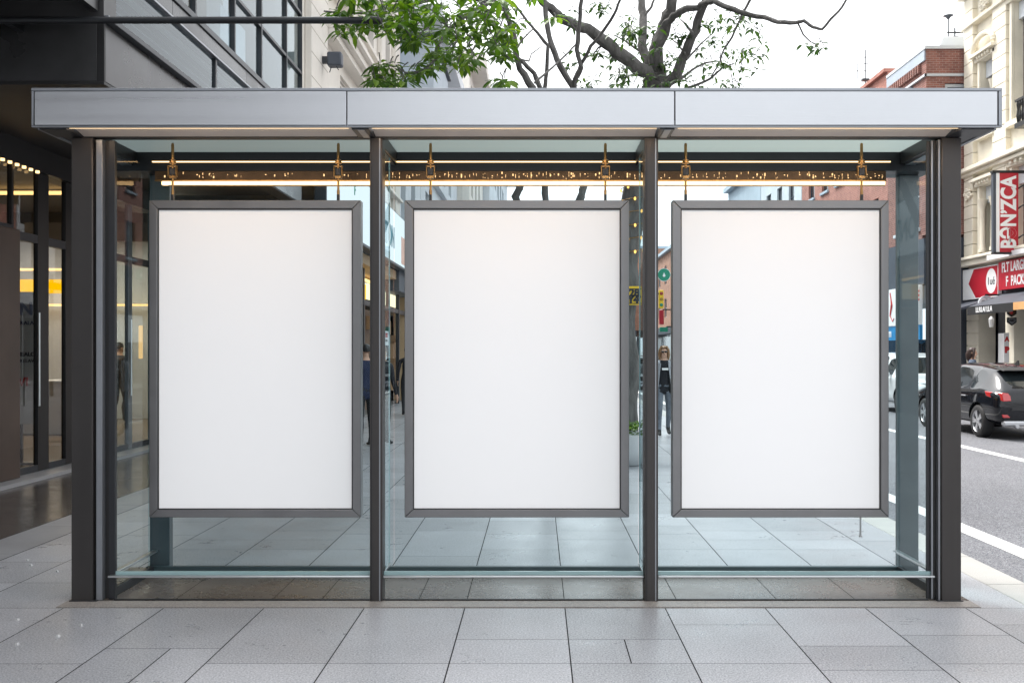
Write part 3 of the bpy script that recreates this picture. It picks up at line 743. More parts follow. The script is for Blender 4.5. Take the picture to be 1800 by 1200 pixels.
# lobby interior
q = MB(); q.box(-16, -6.61, 8, 30, -0.05, 0.044); q.build('lobby_floor', M['lobbyfloor'], ob)
q = MB(); q.box(-16, -6.76, 8, 30, 4.15, 4.235); q.build('lobby_ceiling', M['lobbygrey'], ob)
q = MB(); q.box(-16.2, -16, 8, 30, 0.05, 4.2); q.box(-16, -6.3, 30, 30.2, 0.05, 4.2); q.box(-16, -6.7, 7.8, 8, 0.05, 4.2); q.build('lobby_wall', M['lobbywall'], ob)
q = MB(); q.box(-11, -8.2, 24, 24.3, 0.05, 2.9); q.box(-13.5, -12.6, 16.5, 22, 0.05, 4.1); build_split(q, 'partition', M['lobbygrey'], ob)
q = MB(); q.box(-10.6, -8.6, 18.0, 18.9, 0.05, 1.05); q.build('reception_desk', M['palegrey'], ob, bev=0.02)
for i, (a, b, c, d, z) in enumerate(((-8.7, -7.3, 15.1, 15.22, 4.06), (-12, -8.4, 19.2, 19.3, 3.2), (-12, -7.4, 21.9, 22.0, 2.62))):
    q = MB(); q.box(a, b, c, d, z, z + 0.04); q.build('ceiling_light', M['lampwarm'], ob)
for a, b, z0_, z1_ in ((-9.15, -8.75, 2.62, 2.86), (-8.68, -8.28, 2.62, 2.86), (-11.8, -10.3, 2.5, 2.58)):
    q = MB(); q.box(a, b, 17.0, 17.12, z0_, z1_); q.build('yellow_lamp', M['lampyellow'], ob, bev=0.01)
q = MB(); q.box(-7.84, -7.78, 19.0, 19.06, 1.45, 2.1); q.build('wall_lamp', M['cove'], ob)
q = MB(); q.box(-12.4, -7.0, 22.2, 22.4, 0.05, 4.1); q.build('pale_wall', M['palegrey'], ob)  # wall added to make the lobby look paler through the left bay
for a, b, c, d in ((-11.5, -8.6, 13.0, 13.8), (-14, -11, 17.6, 18.6)):
    q = MB(); q.box(a, b, c, d, 4.11, 4.145); q.build('cove_light', M['cove'], ob)  # glowing ceiling panels added to brighten the lobby
q = MB(); q.box(-12, -7.4, 18.0, 21.0, 4.11, 4.145); q.build('ceiling_panel_light', M['cove2'], ob)  # fill panel added to brighten the pale wall and lobby floor
q = MB(); q.box(-14, -6.8, 17.8, 17.92, 3.62, 4.149); q.build('bulkhead', M['lobbygrey'], ob)  # dropped beam added to screen the fill panel from the camera
# unseen wing added beyond the left edge to darken fascia and paving
q = MB(); q.box(-14, -4.4, -16, 6.25, 4.74, 13.0); q.box(-14, -6.5, -16, 7.95, 0.046, 4.73); q.build('front_wing', M['wing'], ob)
# notice panel inside the lobby
nb = thing('notice_panel', 'tall pale notice panel with blue and red lettering standing behind the lobby glass', 'notice panel', (-7.0, 13.3, 0.044))
q = MB(); q.box(-7.20, -6.80, 13.30, 13.34, 0.60, 2.42); q.build('board', M['palegrey'], nb, bev=0.004)
q = MB(); q.box(-7.16, -7.12, 13.35, 13.39, 0.044, 0.9); q.box(-6.88, -6.84, 13.35, 13.39, 0.044, 0.9); q.box(-7.2, -6.8, 13.28, 13.5, 0.044, 0.07); q.build('stand', M['mullion'], nb)
text('N', 0.24, (-7.03, 13.297, 2.18), 'front', M['navyink'], nb, 0.008); text('KALAM', 0.075, (-6.99, 13.297, 1.99), 'front', M['navyink'], nb)
text('MEALORI', 0.075, (-7.0, 13.297, 1.56), 'front', M['ink'], nb, 0.002); text('KELAVIA', 0.065, (-6.99, 13.297, 1.47), 'front', M['ink'], nb); text('VI', 0.16, (-7.07, 13.297, 1.18), 'front', M['redink'], nb, 0.006)
# pole over the roof
po = thing('horizontal_pole', 'black horizontal pole jutting out from the dark facade above the shelter roof', 'pole', (-4.6, 8.9, 4.55))
q = MB(); zp = Z(36, 8.72); q.tube([(-9.0, 8.72, zp), (-1.52, 8.72, zp)], 0.031, 16); q.build('tube', M['frame'], po, smooth=True)
q = MB(); q.lathe([(0.034, 0), (0.036, 0.004), (0.036, 0.11), (0.024, 0.13)], (-1.53, 8.72, zp), 'x', 16); q.build('end_cap', M['gasket'], po, smooth=True)
q = MB(); q.box(-4.8, -4.74, 8.72, 8.925, zp - 0.04, zp + 0.035); q.box(-7.6, -7.54, 8.72, 8.925, zp - 0.04, zp + 0.035); q.build('bracket', M['frame'], po)

# ---- left: beige stone building with a shop on the ground floor
bb = thing('stone_building', 'beige stone building with pilasters, cornice and vent grille beside the dark glass office', 'building', (-4.0, 22, 0))
fb = Fac(-4.0, 1)
ops = [(19.6, 21.4, 5.9, 7.2), (22.2, 23.6, 8.9, 12.5), (24.9, 26.2, 8.9, 12.5), (22.6, 23.6, 5.7, 7.2), (25.0, 26.0, 5.7, 7.2), (19.4, 20.9, 8.9, 12.5)]
q = MB(); wall_cells(fb, q, 16.42, 27.4, 5.35, 16, ops, -0.5, 0); q.box(-12, -4.51, 16.5, 27.3, 5.3, 16); q.build('wall', M['beige'], bb)
q = MB()
for a, b in ((16.6, 17.9), (21.5, 22.1), (24.1, 24.7), (26.5, 27.3)): fb.box(q, a, b, 5.36, 15.5, 0.002, 0.12)
for a, b in ((16.6, 17.9), (21.5, 22.1), (24.1, 24.7)):
    fb.box(q, a - 0.06, b + 0.06, 5.355, 5.75, 0.003, 0.17)
build_split(q, 'pilaster', M['beige'], bb, bev=0.015)
q = MB()
for z, h_, w in ((7.45, 0.14, 0.24), (7.59, 0.16, 0.36), (7.75, 0.10, 0.46), (8.5, 0.1, 0.2), (5.76, 0.08, 0.2)): fb.box(q, 17.95, 27.38, z, z + h_ - 0.003, -0.01, w)
q.build('cornice', M['beige'], bb, bev=0.012)
gr = MB(); fb.box(gr, 19.6, 21.4, 5.9, 7.2, -0.3, -0.28, 0)
for i in range(17): fb.box(gr, 19.63 + i * 0.108, 19.66 + i * 0.108, 5.9, 7.2, -0.12, -0.08, 1)
for i in range(12): fb.box(gr, 19.6, 21.4, 5.95 + i * 0.11, 5.985 + i * 0.11, -0.11, -0.06, 1)
gr.build('vent_grille', [M['black'], M['beige']], bb)
for o in ops[1:]: window(fb, bb, *o, M['brownwall'], M['pane'], rec=-0.3, rows=2)
jn = MB()
for z in [5.9 + 0.42 * i for i in range(16)]: fb.box(jn, 16.6, 17.9, z, z + 0.012, 0.119, 0.1215)
jn.build('course_joints', M['joint'], bb)
sp = thing('wall_speaker', 'small grey box lamp fixed high on the beige stone pilaster', 'wall lamp', (-3.87, 17.45, 6.84))
q = MB(); q.box(-3.78, -3.52, 17.33, 17.55, 6.72, 6.97); q.build('housing', M['slate'], sp, bev=0.03)
q = MB(); q.box(-3.878, -3.78, 17.4, 17.48, 6.78, 6.9); q.tube([(-3.62, 17.4, 6.72), (-3.58, 17.4, 6.65)], 0.008, 6); q.tube([(-3.72, 17.44, 6.72), (-3.75, 17.44, 6.62)], 0.008, 6); q.build('bracket', M['mullion'], sp)
# shop: recess, door frames, shelves, lights
q = MB(); q.box(-6.35, -4.02, 17.0, 31.0, 3.62, 3.86); q.box(-6.45, -6.35, 17, 31, 0, 3.6); q.box(-6.35, -4.1, 31.0, 31.2, 0, 3.6); q.box(-6.35, -5.0, 16.7, 16.95, 0, 3.6); q.build('shop_shell', M['lobbywall'], bb)
q = MB(); q.box(-6.35, -4.3, 17, 31, -0.02, 0.02); q.build('shop_floor', M['lobbygrey'], bb)
q = MB()
for a in (18.2, 20.2, 21.7, 23.4, 25.2, 27.4, 29.3): fb.box(q, a, a + 0.12, 0, 3.6, -0.3, -0.2)
fb.box(q, 17, 31, 2.72, 2.84, -0.29, -0.21); build_split(q, 'shopfront_frame', M['frame'], bb)
q = MB()
for a in (22.1, 22.9): fb.box(q, a, a + 0.08, 0.02, 2.7, -0.28, -0.22)
fb.box(q, 22.18, 22.9, 2.6, 2.7, -0.28, -0.22); fb.box(q, 22.18, 22.9, 0.02, 0.2, -0.28, -0.22); q.build('shop_door', M['palegrey'], bb)
for a, b in ((18.5, 24.9),):
    q = MB(); fb.box(q, a, b, 2.92, 3.30, -0.5, -0.42); q.build('yellow_lightbox', M['lampyellow'], bb)
q = MB(); fb.box(q, 25.1, 30.6, 2.95, 3.36, -0.5, -0.42); q.build('cream_lightbox', M['lampcream'], bb)
q = MB(); fb.box(q, 18, 30.8, 3.48, 3.53, -0.7, -0.6); q.build('ceiling_light', M['lampwarm'], bb)
q = MB(); fb.box(q, 24.6, 30.9, 0.02, 2.7, -0.75, -0.6); q.build('display_back', mat('brown_board', (0.17, 0.105, 0.07), 0.6, 0, 0.2, 2), bb)
for i in range(13):
    a = 24.9 + rng.random() * 5.4; z = rng.uniform(0.4, 2.2)
    q = MB(); fb.box(q, a, a + rng.uniform(0.3, 0.8), z, z + rng.uniform(0.2, 0.5), -0.598, -0.42 + rng.random() * 0.1); q.build('shelf_box', M['card'], bb, bev=0.01)
nt_ = thing('paper_notice', 'white paper notices with small red print taped up in the shop entrance', 'notice', (-4.18, 27, 1.3))
q = MB(); fb.box(q, 26.35, 27.25, 1.75, 2.15, -0.196, -0.19); fb.box(q, 26.4, 26.9, 1.36, 1.62, -0.196, -0.19); fb.box(q, 26.95, 27.35, 1.0, 1.32, -0.196, -0.19); build_split(q, 'sheet', M['signwhite'], nt_)
text('ALIBI', 0.17, (-4.187, 26.8, 2.02), 'east', M['redink'], nt_, 0.004); text('NAVIOR', 0.09, (-4.187, 26.8, 1.88), 'east', M['ink'], nt_); text('BAR', 0.13, (-4.187, 27.15, 1.16), 'east', M['redink'], nt_, 0.004)
ss = thing('shop_sign', 'long white lit shop sign band with teal lettering over the shop on the left', 'shop sign', (-4.0, 24, 3.9))
q = MB(); fb.box(q, 17.3, 30.5, 3.88, 5.30, 0.005, 0.22); q.build('sign_box', M['mullion'], ss, bev=0.01)
q = MB(); fb.box(q, 17.35, 30.45, 3.94, 5.26, 0.221, 0.235); q.build('sign_face', M['lightbox'], ss)
text('COONTON', 0.78, (-3.757, 23.6, 4.52), 'east', M['tealink'], ss, 0.01, sx=0.86)
text('F', 0.3, (-3.757, 19.9, 4.9), 'east', M['green'], ss, 0.01)
q = MB(); fb.box(q, 26.7, 30.3, 4.0, 4.75, 0.2355, 0.238); q.build('sign_patch', mat('salmon_film', (0.78, 0.46, 0.36), 0.5), ss)
# further buildings on the left
def left_block(name, label, x, y0, y1, h, m, wm, win=None, bands=(), depth=10, base=True):
    t = thing(name, label, 'building', (x, (y0 + y1) / 2, 0)); fc = Fac(x, 1)
    wops = win or []
    q = MB(); wall_cells(fc, q, y0, y1, 4.0, h, wops, -0.4, 0); q.box(x - depth, x - 0.41, y0 + 0.01, y1 - 0.01, 4.0, h); q.build('wall', m, t)
    q = MB(); fc.box(q, y0, y1, 0, 3.3, -0.9, -0.6); q.build('shopfront', M['pane'], t)
    q = MB(); fc.box(q, y0, y1, 3.3, 3.99, -0.6, 0.06); q.build('sign_band', M['slate'], t)
    for z, hh, w in bands:
        q = MB(); fc.box(q, y0 - 0.02, y1 + 0.02, z, z + hh, -0.01, w); q.build('string_course', m, t, bev=0.02)
    for o in wops: window(fc, t, *o, wm, M['pane'], rec=-0.25, rows=2)
    return t, fc
t, fc = left_block('rendered_building', 'blue grey rendered house just beyond the beige stone building', -4.0, 27.5, 33.0, 14, M['palegrey'], M['mullion'],
                   [(28.3, 29.3, 5.5, 8), (30.6, 31.6, 5.5, 8), (28.3, 29.3, 9.2, 12), (30.6, 31.6, 9.2, 12)], ((8.3, 0.25, 0.15), (13.5, 0.4, 0.4)))
q = MB(); fc.box(q, 28.0, 32.4, 8.6, 10.6, 0.002, 1.0); q.build('bay', M['bluegrey'], t, bev=0.03)
q = MB(); fc.box(q, 27.9, 32.5, 10.62, 10.8, 0.0, 1.1); q.build('bay_roof', M['slate'], t, bev=0.02)
left_block('white_building', 'white rendered building with banded cornices seen past the leaves', -4.0, 33.1, 48.0, 13.5, M['palegrey'], M['mullion'],
           [(a, a + 1.2, z, z + 2.0) for a in (34.5, 37.5, 40.5, 43.5) for z in (5.3, 8.6)], ((7.9, 0.3, 0.2), (11.4, 0.4, 0.35), (12.9, 0.55, 0.7)))
left_block('slate_building', 'tall building with dark slate piers far down the left side of the street', -3.4, 48.2, 60.0, 16.5, M['beige'], M['slate'],
           [(a, a + 1.4, z, z + 2.2) for a in (49.5, 52.5, 55.5) for z in (6, 9.5, 13)], ((8.8, 0.3, 0.25), (15.8, 0.6, 0.8)))
left_block('teal_window_building', 'far pale building with blue windows closing the left side of the street', -3.0, 60.2, 95.0, 18.5, M['palegrey'], M['bluegrey'],
           [(a, a + 3.0, z, z + 2.3) for a in (62, 67, 72, 77, 82) for z in (5, 9, 13)], ((17.6, 0.6, 0.9),))
left_block('distant_building', 'most distant beige building on the left, at the end of the street', -3.4, 95.2, 180.0, 15.0, M['beige'], M['slate'],
           [(a, a + 4.0, z, z + 2.3) for a in (100, 112, 124) for z in (5, 9)], ())

# ---- right: cream stone building
cb = thing('cream_building', 'ornate cream stone building with carved window bays at the right edge', 'building', (14.8, 28, 0))
fr_ = Fac(14.8, -1)
wops = [(31.25, 32.2, 8.75, 11.2), (31.25, 32.2, 4.75, 7.05), (28.4, 30.0, 8.7, 12.4), (28.4, 30.0, 4.75, 7.3), (25.2, 26.8, 8.7, 12.4), (25.2, 26.8, 4.75, 7.3)]
q = MB(); wall_cells(fr_, q, 20, 33.2, 4.4, 15.2, wops, -0.6, 0); q.box(15.41, 22, 20.02, 33.18, 4.4, 15.2); q.build('wall', M['cream'], cb)
q = MB()
for a, b in ((32.55, 33.22), (30.25, 31.15), (27.0, 28.3)):
    for i, z in enumerate([4.75 + 0.44 * k for k in range(24)]):
        fr_.box(q, a, b, z, z + 0.425, -0.01, 0.16)
build_split(q, 'pilaster', M['cream'], cb, bev=0.012)
q = MB()
for z, h_, w in ((7.5, 0.12, 0.26), (7.62, 0.14, 0.4), (12.55, 0.12, 0.24), (13.6, 0.25, 0.35), (13.85, 0.25, 0.6), (14.1, 0.3, 0.85), (14.4, 0.2, 1.1), (4.45, 0.2, 0.3), (4.65, 0.1, 0.42)): fr_.box(q, 20, 33.35, z, z + h_ - 0.003, -0.01, w)
q.build('cornice', M['cream'], cb, bev=0.02)
q = MB()
for (a, b, z0_, z1_) in wops:
    fr_.box(q, a - 0.14, a - 0.002, z0_, z1_, 0.002, 0.1); fr_.box(q, b + 0.002, b + 0.14, z0_, z1_, 0.002, 0.1)
    fr_.box(q, a - 0.25, b + 0.25, z1_ + 0.003, z1_ + 0.16, 0.0, 0.16); fr_.box(q, a - 0.32, b + 0.32, z1_ + 0.165, z1_ + 0.27, 0.0, 0.3); fr_.box(q, a - 0.2, b + 0.2, z0_ - 0.18, z0_ - 0.003, 0.0, 0.22)
    for k in range(5): fr_.box(q, a + (b - a) * (k + 0.25) / 5, a + (b - a) * (k + 0.7) / 5, z1_ + 0.05, z1_ + 0.163, 0.162, 0.24)
build_split(q, 'window_surround', M['cream'], cb, bev=0.012)
for (a, b, z0_, z1_) in wops:
    window(fr_, cb, a, b, z0_, z1_, M['slate'], M['pane'], rec=-0.32, rows=2, cols=2)
    q = MB(); fr_.box(q, a + 0.01, b - 0.01, z1_ - 0.55, z1_ - 0.01, -0.25, -0.12); q.build('blind_box', M['palegrey'], cb, bev=0.01)
q = MB()
for yy, z0_, z1_ in ((31.34, 4.85, 6.6), (31.34, 8.8, 10.4), (32.12, 4.85, 6.6)):
    q.lathe([(0.13, 0), (0.13, 0.1), (0.095, 0.14), (0.085, z1_ - z0_ - 0.3), (0.10, z1_ - z0_ - 0.27), (0.15, z1_ - z0_ - 0.05), (0.17, z1_ - z0_)], (14.78, yy, z0_), 'z', 14)
build_split(q, 'engaged_column', M['cream'], cb, smooth=True)
q = MB()
for a0, zc in ((31.7, 12.95), (32.85, 9.9), (32.85, 6.9), (30.7, 6.9)):
    for k in range(26):
        an = k * 2.4; r_ = 0.05 + 0.012 * k
        q.ball((14.62 - 0.02 * (k % 3), a0 + math.cos(an) * r_ * 0.85, zc + math.sin(an) * r_ * 0.6), (0.06, 0.07, 0.05), 7, 5)
build_split(q, 'carving', M['cream'], cb, smooth=True)
# arched hood over the upper window
q = MB(); arc = [(14.6, 31.72 + 0.75 * math.cos(t_ * math.pi / 12), 11.55 + 0.42 * math.sin(t_ * math.pi / 12)) for t_ in range(13)]; q.tube(arc, 0.09, 8); q.build('hood_mould', M['cream'], cb, smooth=True)
bl = MB(); fr_.box(bl, 26.5, 28.6, 8.15, 8.3, 0.0, 0.7); fr_.box(bl, 26.5, 28.6, 8.93, 9.0, 0.62, 0.69)
for k in range(15):
    bl.lathe([(0.02, 0), (0.045, 0.2), (0.02, 0.4), (0.04, 0.55), (0.02, 0.7)], (14.8 - 0.655, 26.6 + k * 0.135, 8.3), 'z', 8)
    if k < 5: fr_.box(bl, 28.53, 28.59, 8.3, 8.93, 0.06 + k * 0.13, 0.1 + k * 0.13)
bl.build('balcony', M['gasket'], cb)
# ground floor
q = MB()
for a, b in ((32.3, 33.15), (29.95, 30.5), (26.4, 27.2)): fr_.box(q, a, b, 0, 3.1, -0.5, 0.05)
for k in range(7): fr_.box(q, 32.28, 33.17, 0.1 + k * 0.42, 0.5 + k * 0.42, 0.052, 0.09)
build_split(q, 'ground_pier', M['cream'], cb, bev=0.01)
q = MB(); fr_.box(q, 20, 33.2, 3.1, 4.40, -0.6, 0.0); q.build('sign_beam', M['slate'], cb)
q = MB(); q.box(15.6, 15.7, 20, 33.2, 0, 3.1); q.build('recess_wall', M['slate'], cb)
q = MB()
for a in (31.2, 31.95, 28.7, 29.4): fr_.box(q, a, a + 0.1, 0, 3.1, -0.6, -0.5)
fr_.box(q, 27.3, 32.2, 2.3, 2.4, -0.6, -0.5); q.build('shop_door_frame', M['gasket'], cb)
q = MB(); fr_.box(q, 31.35, 32.2, 0.1, 2.25, -0.62, -0.6); q.build('shop_glass', M['pane'], cb)
q = MB(); fr_.box(q, 30.55, 31.0, 0, 3.1, -0.2, 0.03); q.build('dark_pilaster', M['gasket'], cb)
q = MB(); q.lathe([(0, 0), (0.06, 0.0), (0.09, 0.25), (0.02, 0.35)], (14.5, 30.9, 2.35), 'z', 10); q.build('wall_lantern', M['signwhite'], cb)
# awning
aw = thing('black_awning', 'black awning with white lettering on its valance under the red shop signs', 'awning', (14.4, 31, 3.0))
q = MB(); q.prism([(14.78, 31.3, 3.30), (13.55, 31.3, 2.95), (13.55, 31.3, 2.90), (14.78, 31.3, 3.12)], (0, 1.85, 0)); q.build('canopy', M['slate'], aw)
q = MB(); q.box(13.52, 13.55, 31.3, 33.15, 2.62, 2.95); q.build('valance', M['gasket'], aw)
text('IIII MARKETO', 0.2, (13.515, 32.3, 2.80), 'west', M['signwhite'], aw, 0.002)
aw2 = thing('dark_awning', 'dark grey sloping awning with an orange valance at the right edge', 'awning', (14.4, 29, 3.0))
q = MB(); q.prism([(14.78, 26.0, 3.42), (13.6, 26.0, 2.98), (13.6, 26.0, 2.92), (14.78, 26.0, 3.2)], (0, 4.55, 0)); q.build('canopy', M['slate'], aw2)
q = MB(); q.box(13.57, 13.6, 26.0, 27.6, 2.76, 2.98); q.build('valance', mat('orange_canvas', (0.62, 0.33, 0.13), 0.8), aw2)
q = MB(); q.box(13.57, 13.6, 27.61, 30.55, 2.72, 2.98); q.build('valance', M['gasket'], aw2)
text('LLRLAI LLA', 0.22, (13.565, 29.4, 2.85), 'west', M['signwhite'], aw2, 0.004)
# signs on it
s1 = thing('arrow_sign', 'red sign with a white arrow point and white oval next to the brick wall', 'shop sign', (14.7, 31.6, 3.4))
q = MB(); fr_.box(q, 30.75, 33.3, 3.32, 4.36, 0.03, 0.16); q.build('panel', M['signwhite'], s1, bev=0.008)
xs_ = 14.8 - 0.1605
q = MB(); q.prism([(xs_, 30.78, 3.36), (xs_, 30.78, 4.32), (xs_, 32.45, 4.32), (xs_, 32.85, 3.86), (xs_, 32.3, 3.36)], (-0.004, 0, 0)); q.build('red_field', M['red'], s1)
q = MB(); pts = [(xs_ - 0.0045, 31.2 + 0.36 * math.cos(k * math.pi / 16), 3.85 + 0.40 * math.sin(k * math.pi / 16)) for k in range(32)]; q.prism(pts, (-0.004, 0, 0)); q.build('oval', M['signwhite'], s1)
text('1u\u00e9', 0.36, (xs_ - 0.0095, 31.2, 3.84), 'west', M['ink'], s1, 0.0)
s2 = thing('letter_sign', 'red shop sign with white capital letters under the hanging banner', 'shop sign', (14.7, 29.4, 3.4))
q = MB(); fr_.box(q, 27.6, 30.6, 3.5, 4.40, 0.04, 0.22); q.build('panel', M['red'], s2, bev=0.008)
text('FLT LARGLE', 0.42, (14.8 - 0.2215, 29.55, 4.18), 'west', M['signwhite'], s2, 0.012, sx=0.74); text('F  PACKS', 0.42, (14.8 - 0.2215, 29.48, 3.74), 'west', M['signwhite'], s2, 0.012, sx=0.74)
q = MB(); fr_.box(q, 27.3, 30.8, 4.47, 4.62, 0.44, 0.50); q.build('white_ledge', M['signwhite'], s2)
YBN = 29.2
bn = thing('banner_sign', 'tall narrow red banner sign with white letters reading upwards on the cream facade', 'banner sign', (14.0, YBN, 4.5))
bx0, bx1 = X(1757, YBN), X(1790, YBN); bz1, bz0 = Z(304, YBN), Z(443, YBN)
q = MB(); q.box(bx0, bx1, YBN, YBN + 0.10, bz0, bz1); q.build('banner_face', M['red'], bn)
q = MB(); q.box(X(1751, YBN), bx0 - 0.001, YBN - 0.004, YBN + 0.10, bz0, bz1); q.build('white_edge', M['signwhite'], bn)
q = MB(); q.box(X(1746, YBN), X(1751, YBN) - 0.001, YBN, YBN + 0.14, bz0, bz1); q.build('side_frame', M['slate'], bn)
q = MB(); q.box(X(1744, YBN), 14.82, YBN - 0.03, YBN + 0.14, bz1 + 0.002, bz1 + 0.07); q.box(X(1746, YBN), 14.82, YBN - 0.03, YBN + 0.14, bz0 - 0.06, bz0 - 0.002); q.build('bracket', M['gasket'], bn)
q = MB()
for zz in (5.0, 5.9, 6.5):
    q.tube([(bx1 + 0.02, YBN + 0.05, zz), (bx1 + 0.2, YBN + 0.05, zz + 0.12), (14.75, YBN + 0.05, zz - 0.05)], 0.03, 6)
q.build('scroll', M['gasket'], bn)
text('B\u018fN\u2019ZCA', 0.63, ((bx0 + bx1) / 2 + 0.005, YBN - 0.003, (bz0 + bz1) / 2), 'up', M['signwhite'], bn, 0.022, sx=0.80)
for (cx_, cy_, r_, lab, tx, nm) in ((1733, 533, 13.5, 'round white hanging sign with grey initials in front of the black awning', 'CG', 'round_sign'),):
    YY = 30.6; t = thing(nm, lab, 'hanging sign', (X(cx_, YY), YY, Z(cy_, YY)))
    q = MB(); q.lathe([(0.0, -0.03), (r_ * YY / F, -0.03), (r_ * YY / F, 0.03), (0.0, 0.03)], (X(cx_, YY), YY, Z(cy_, YY)), 'y', 28); q.build('disc', M['palegrey'], t)
    q = MB(); q.lathe([(0.0, -0.034), (r_ * YY / F * 0.86, -0.034), (r_ * YY / F * 0.86, -0.0305), (0.0, -0.0305)], (X(cx_, YY), YY, Z(cy_, YY)), 'y', 28); q.build('disc_face', mat('silver_face', (0.5, 0.51, 0.52), 0.4), t)
    q = MB(); q.box(X(cx_, YY) - 0.02, 14.8, YY - 0.02, YY + 0.02, Z(cy_, YY) + r_ * YY / F, Z(cy_, YY) + r_ * YY / F + 0.05); q.build('arm', M['gasket'], t)
    text(tx, 0.32, (X(cx_, YY), YY - 0.036, Z(cy_, YY) + 0.02), 'front', M['signwhite'], t, 0.012)
YY = 29.3
cs = thing('crest_sign', 'pair of small black crest plates hanging one above the other by the shop door', 'hanging sign', (X(1779, YY), YY, 2.5))
for (y0_, y1_, tx) in ((540, 556, None), (558, 571, 'ABC')):
    x0_, x1_ = X(1771, YY), X(1787, YY); za, zb_ = Z(y0_, YY), Z(y1_, YY); xc = (x0_ + x1_) / 2
    q = MB(); q.prism([(x0_, YY, za), (x1_, YY, za), (x1_, YY, zb_ + 0.08), (xc, YY, zb_ - 0.02), (x0_, YY, zb_ + 0.08)], (0, 0.05, 0)); pl_ = q.build('plate', M['gasket'], cs)
    q = MB(); q.prism([(x0_ + 0.03, YY - 0.002, za - 0.03), (x1_ - 0.03, YY - 0.002, za - 0.03), (x1_ - 0.03, YY - 0.002, zb_ + 0.10), (xc, YY - 0.002, zb_ + 0.02), (x0_ + 0.03, YY - 0.002, zb_ + 0.10)], (0, 0.0015, 0)); q.build('crest', M['trim'] if tx else M['bronze'], pl_)
    if tx: text(tx, 0.09, (xc, YY - 0.004, (za + zb_) / 2 + 0.02), 'front', M['ink'], cs, 0.004)
    else:
        q = MB(); q.ball((xc - 0.02, YY - 0.006, (za + zb_) / 2), (0.05, 0.01, 0.07), 10, 6); q.build('emblem', M['redink'], pl_)
q = MB(); q.box(X(1779, YY) - 0.015, X(1779, YY) + 0.015, YY + 0.01, YY + 0.03, Z(541, YY), 3.0); q.box(X(1779, YY), 14.8, YY, YY + 0.03, 3.0, 3.03); q.build('arm', M['gasket'], cs)
YY = 30.4
ps = thing('door_poster', 'narrow white poster with red marks on the dark pilaster by the shop door', 'poster', (14.6, YY, 1.3))
q = MB(); fr_.box(q, 30.58, 30.97, 1.2, 2.15, 0.032, 0.05); build_split(q, 'sheet', M['signwhite'], ps)
q = MB(); q.box(X(1750, YY), X(1759, YY), YY - 0.55, YY - 0.53, 1.2, 2.15); q.box(X(1750, YY) , 14.8, YY - 0.54, YY - 0.5, 1.1, 1.2); q.build('panel', M['signwhite'], ps)
text('A', 0.2, (X(1755, YY), YY - 0.553, 1.95), 'front', M['redink'], ps, 0.01); text('P', 0.24, (X(1755, YY), YY - 0.553, 1.62), 'front', M['redink'], ps, 0.02)

# ---- right: dark red brick building and its neighbours
kb = thing('dark_brick_building', 'dark red brick building with a white stone band, behind the cream building', 'building', (13.4, 35.2, 0))
fk = Fac(13.4, -1)
# end wall that faces the camera
q = MB(); q.box(13.4, 13.9, 33.35, 33.7, 5.6, 11.98); q.box(13.9, 15.2, 33.35, 33.7, 5.6, 9.3); q.box(15.2, 20, 33.35, 33.7, 5.6, 11.98); q.box(13.9, 15.2, 33.35, 33.7, 10.82, 11.98); q.box(13.9, 14.05, 33.35, 33.7, 9.301, 10.819)
q.build('end_wall', M['brickdark'], kb)
q = MB(); wo = [(33.95, 34.75, 9.2, 10.7), (35.35, 36.15, 9.2, 10.7), (33.95, 34.75, 5.9, 8.2), (35.35, 36.15, 5.9, 8.2)]
wall_cells(fk, q, 33.702, 37.0, 5.5, 11.98, wo, -0.35, 0); q.box(13.76, 20, 33.72, 36.98, 5.5, 11.97); q.build('wall', M['brickdarky'], kb)
q = MB(); q.box(13.32, 20, 33.30, 33.345, 11.05, 11.13); fk.box(q, 33.3, 37.0, 11.05, 11.13, 0.002, 0.07); q.box(14.0, 15.1, 33.32, 33.349, 9.2, 9.3); q.build('stone_band', M['palegrey'], kb)
q = MB(); q.box(13.33, 20, 33.28, 37.0, 11.985, 12.09); q.build('parapet_coping', M['palegrey'], kb)
q = MB(); fk.box(q, 33.4, 37.0, 11.62, 11.98, 0.002, 0.05); q.build('lead_flashing', M['bluegrey'], kb)
q = MB()
for i in range(15): fk.box(q, 33.8 + i * 0.21, 33.92 + i * 0.21, 11.3, 11.58, 0.002, 0.10)
q.build('dentil_course', M['brickdarky'], kb)
q = MB(); q.box(14.06, 15.19, 33.5, 33.55, 9.31, 10.81); q.build('end_window_pane', M['pane'], kb)
q = MB(); q.box(14.06, 15.19, 33.42, 33.49, 10.7, 10.8); q.box(14.06, 14.16, 33.42, 33.49, 9.31, 10.7); q.box(15.09, 15.19, 33.42, 33.49, 9.31, 10.7); q.build('end_window_frame', M['palegrey'], kb)
for o in wo: window(fk, kb, *o, M['palegrey'], M['pane'], rec=-0.15, rows=2, sill=M['palegrey'])
q = MB(); fk.box(q, 33.5, 37.0, 3.9, 5.49, -0.3, 0.02); q.box(13.5, 20, 33.36, 33.5, 0, 5.5); q.build('shop_upper', M['slate'], kb)
q = MB(); fk.box(q, 33.5, 37.0, 0, 2.0, -0.8, -0.6); q.build('shop_glass', M['pane'], kb)
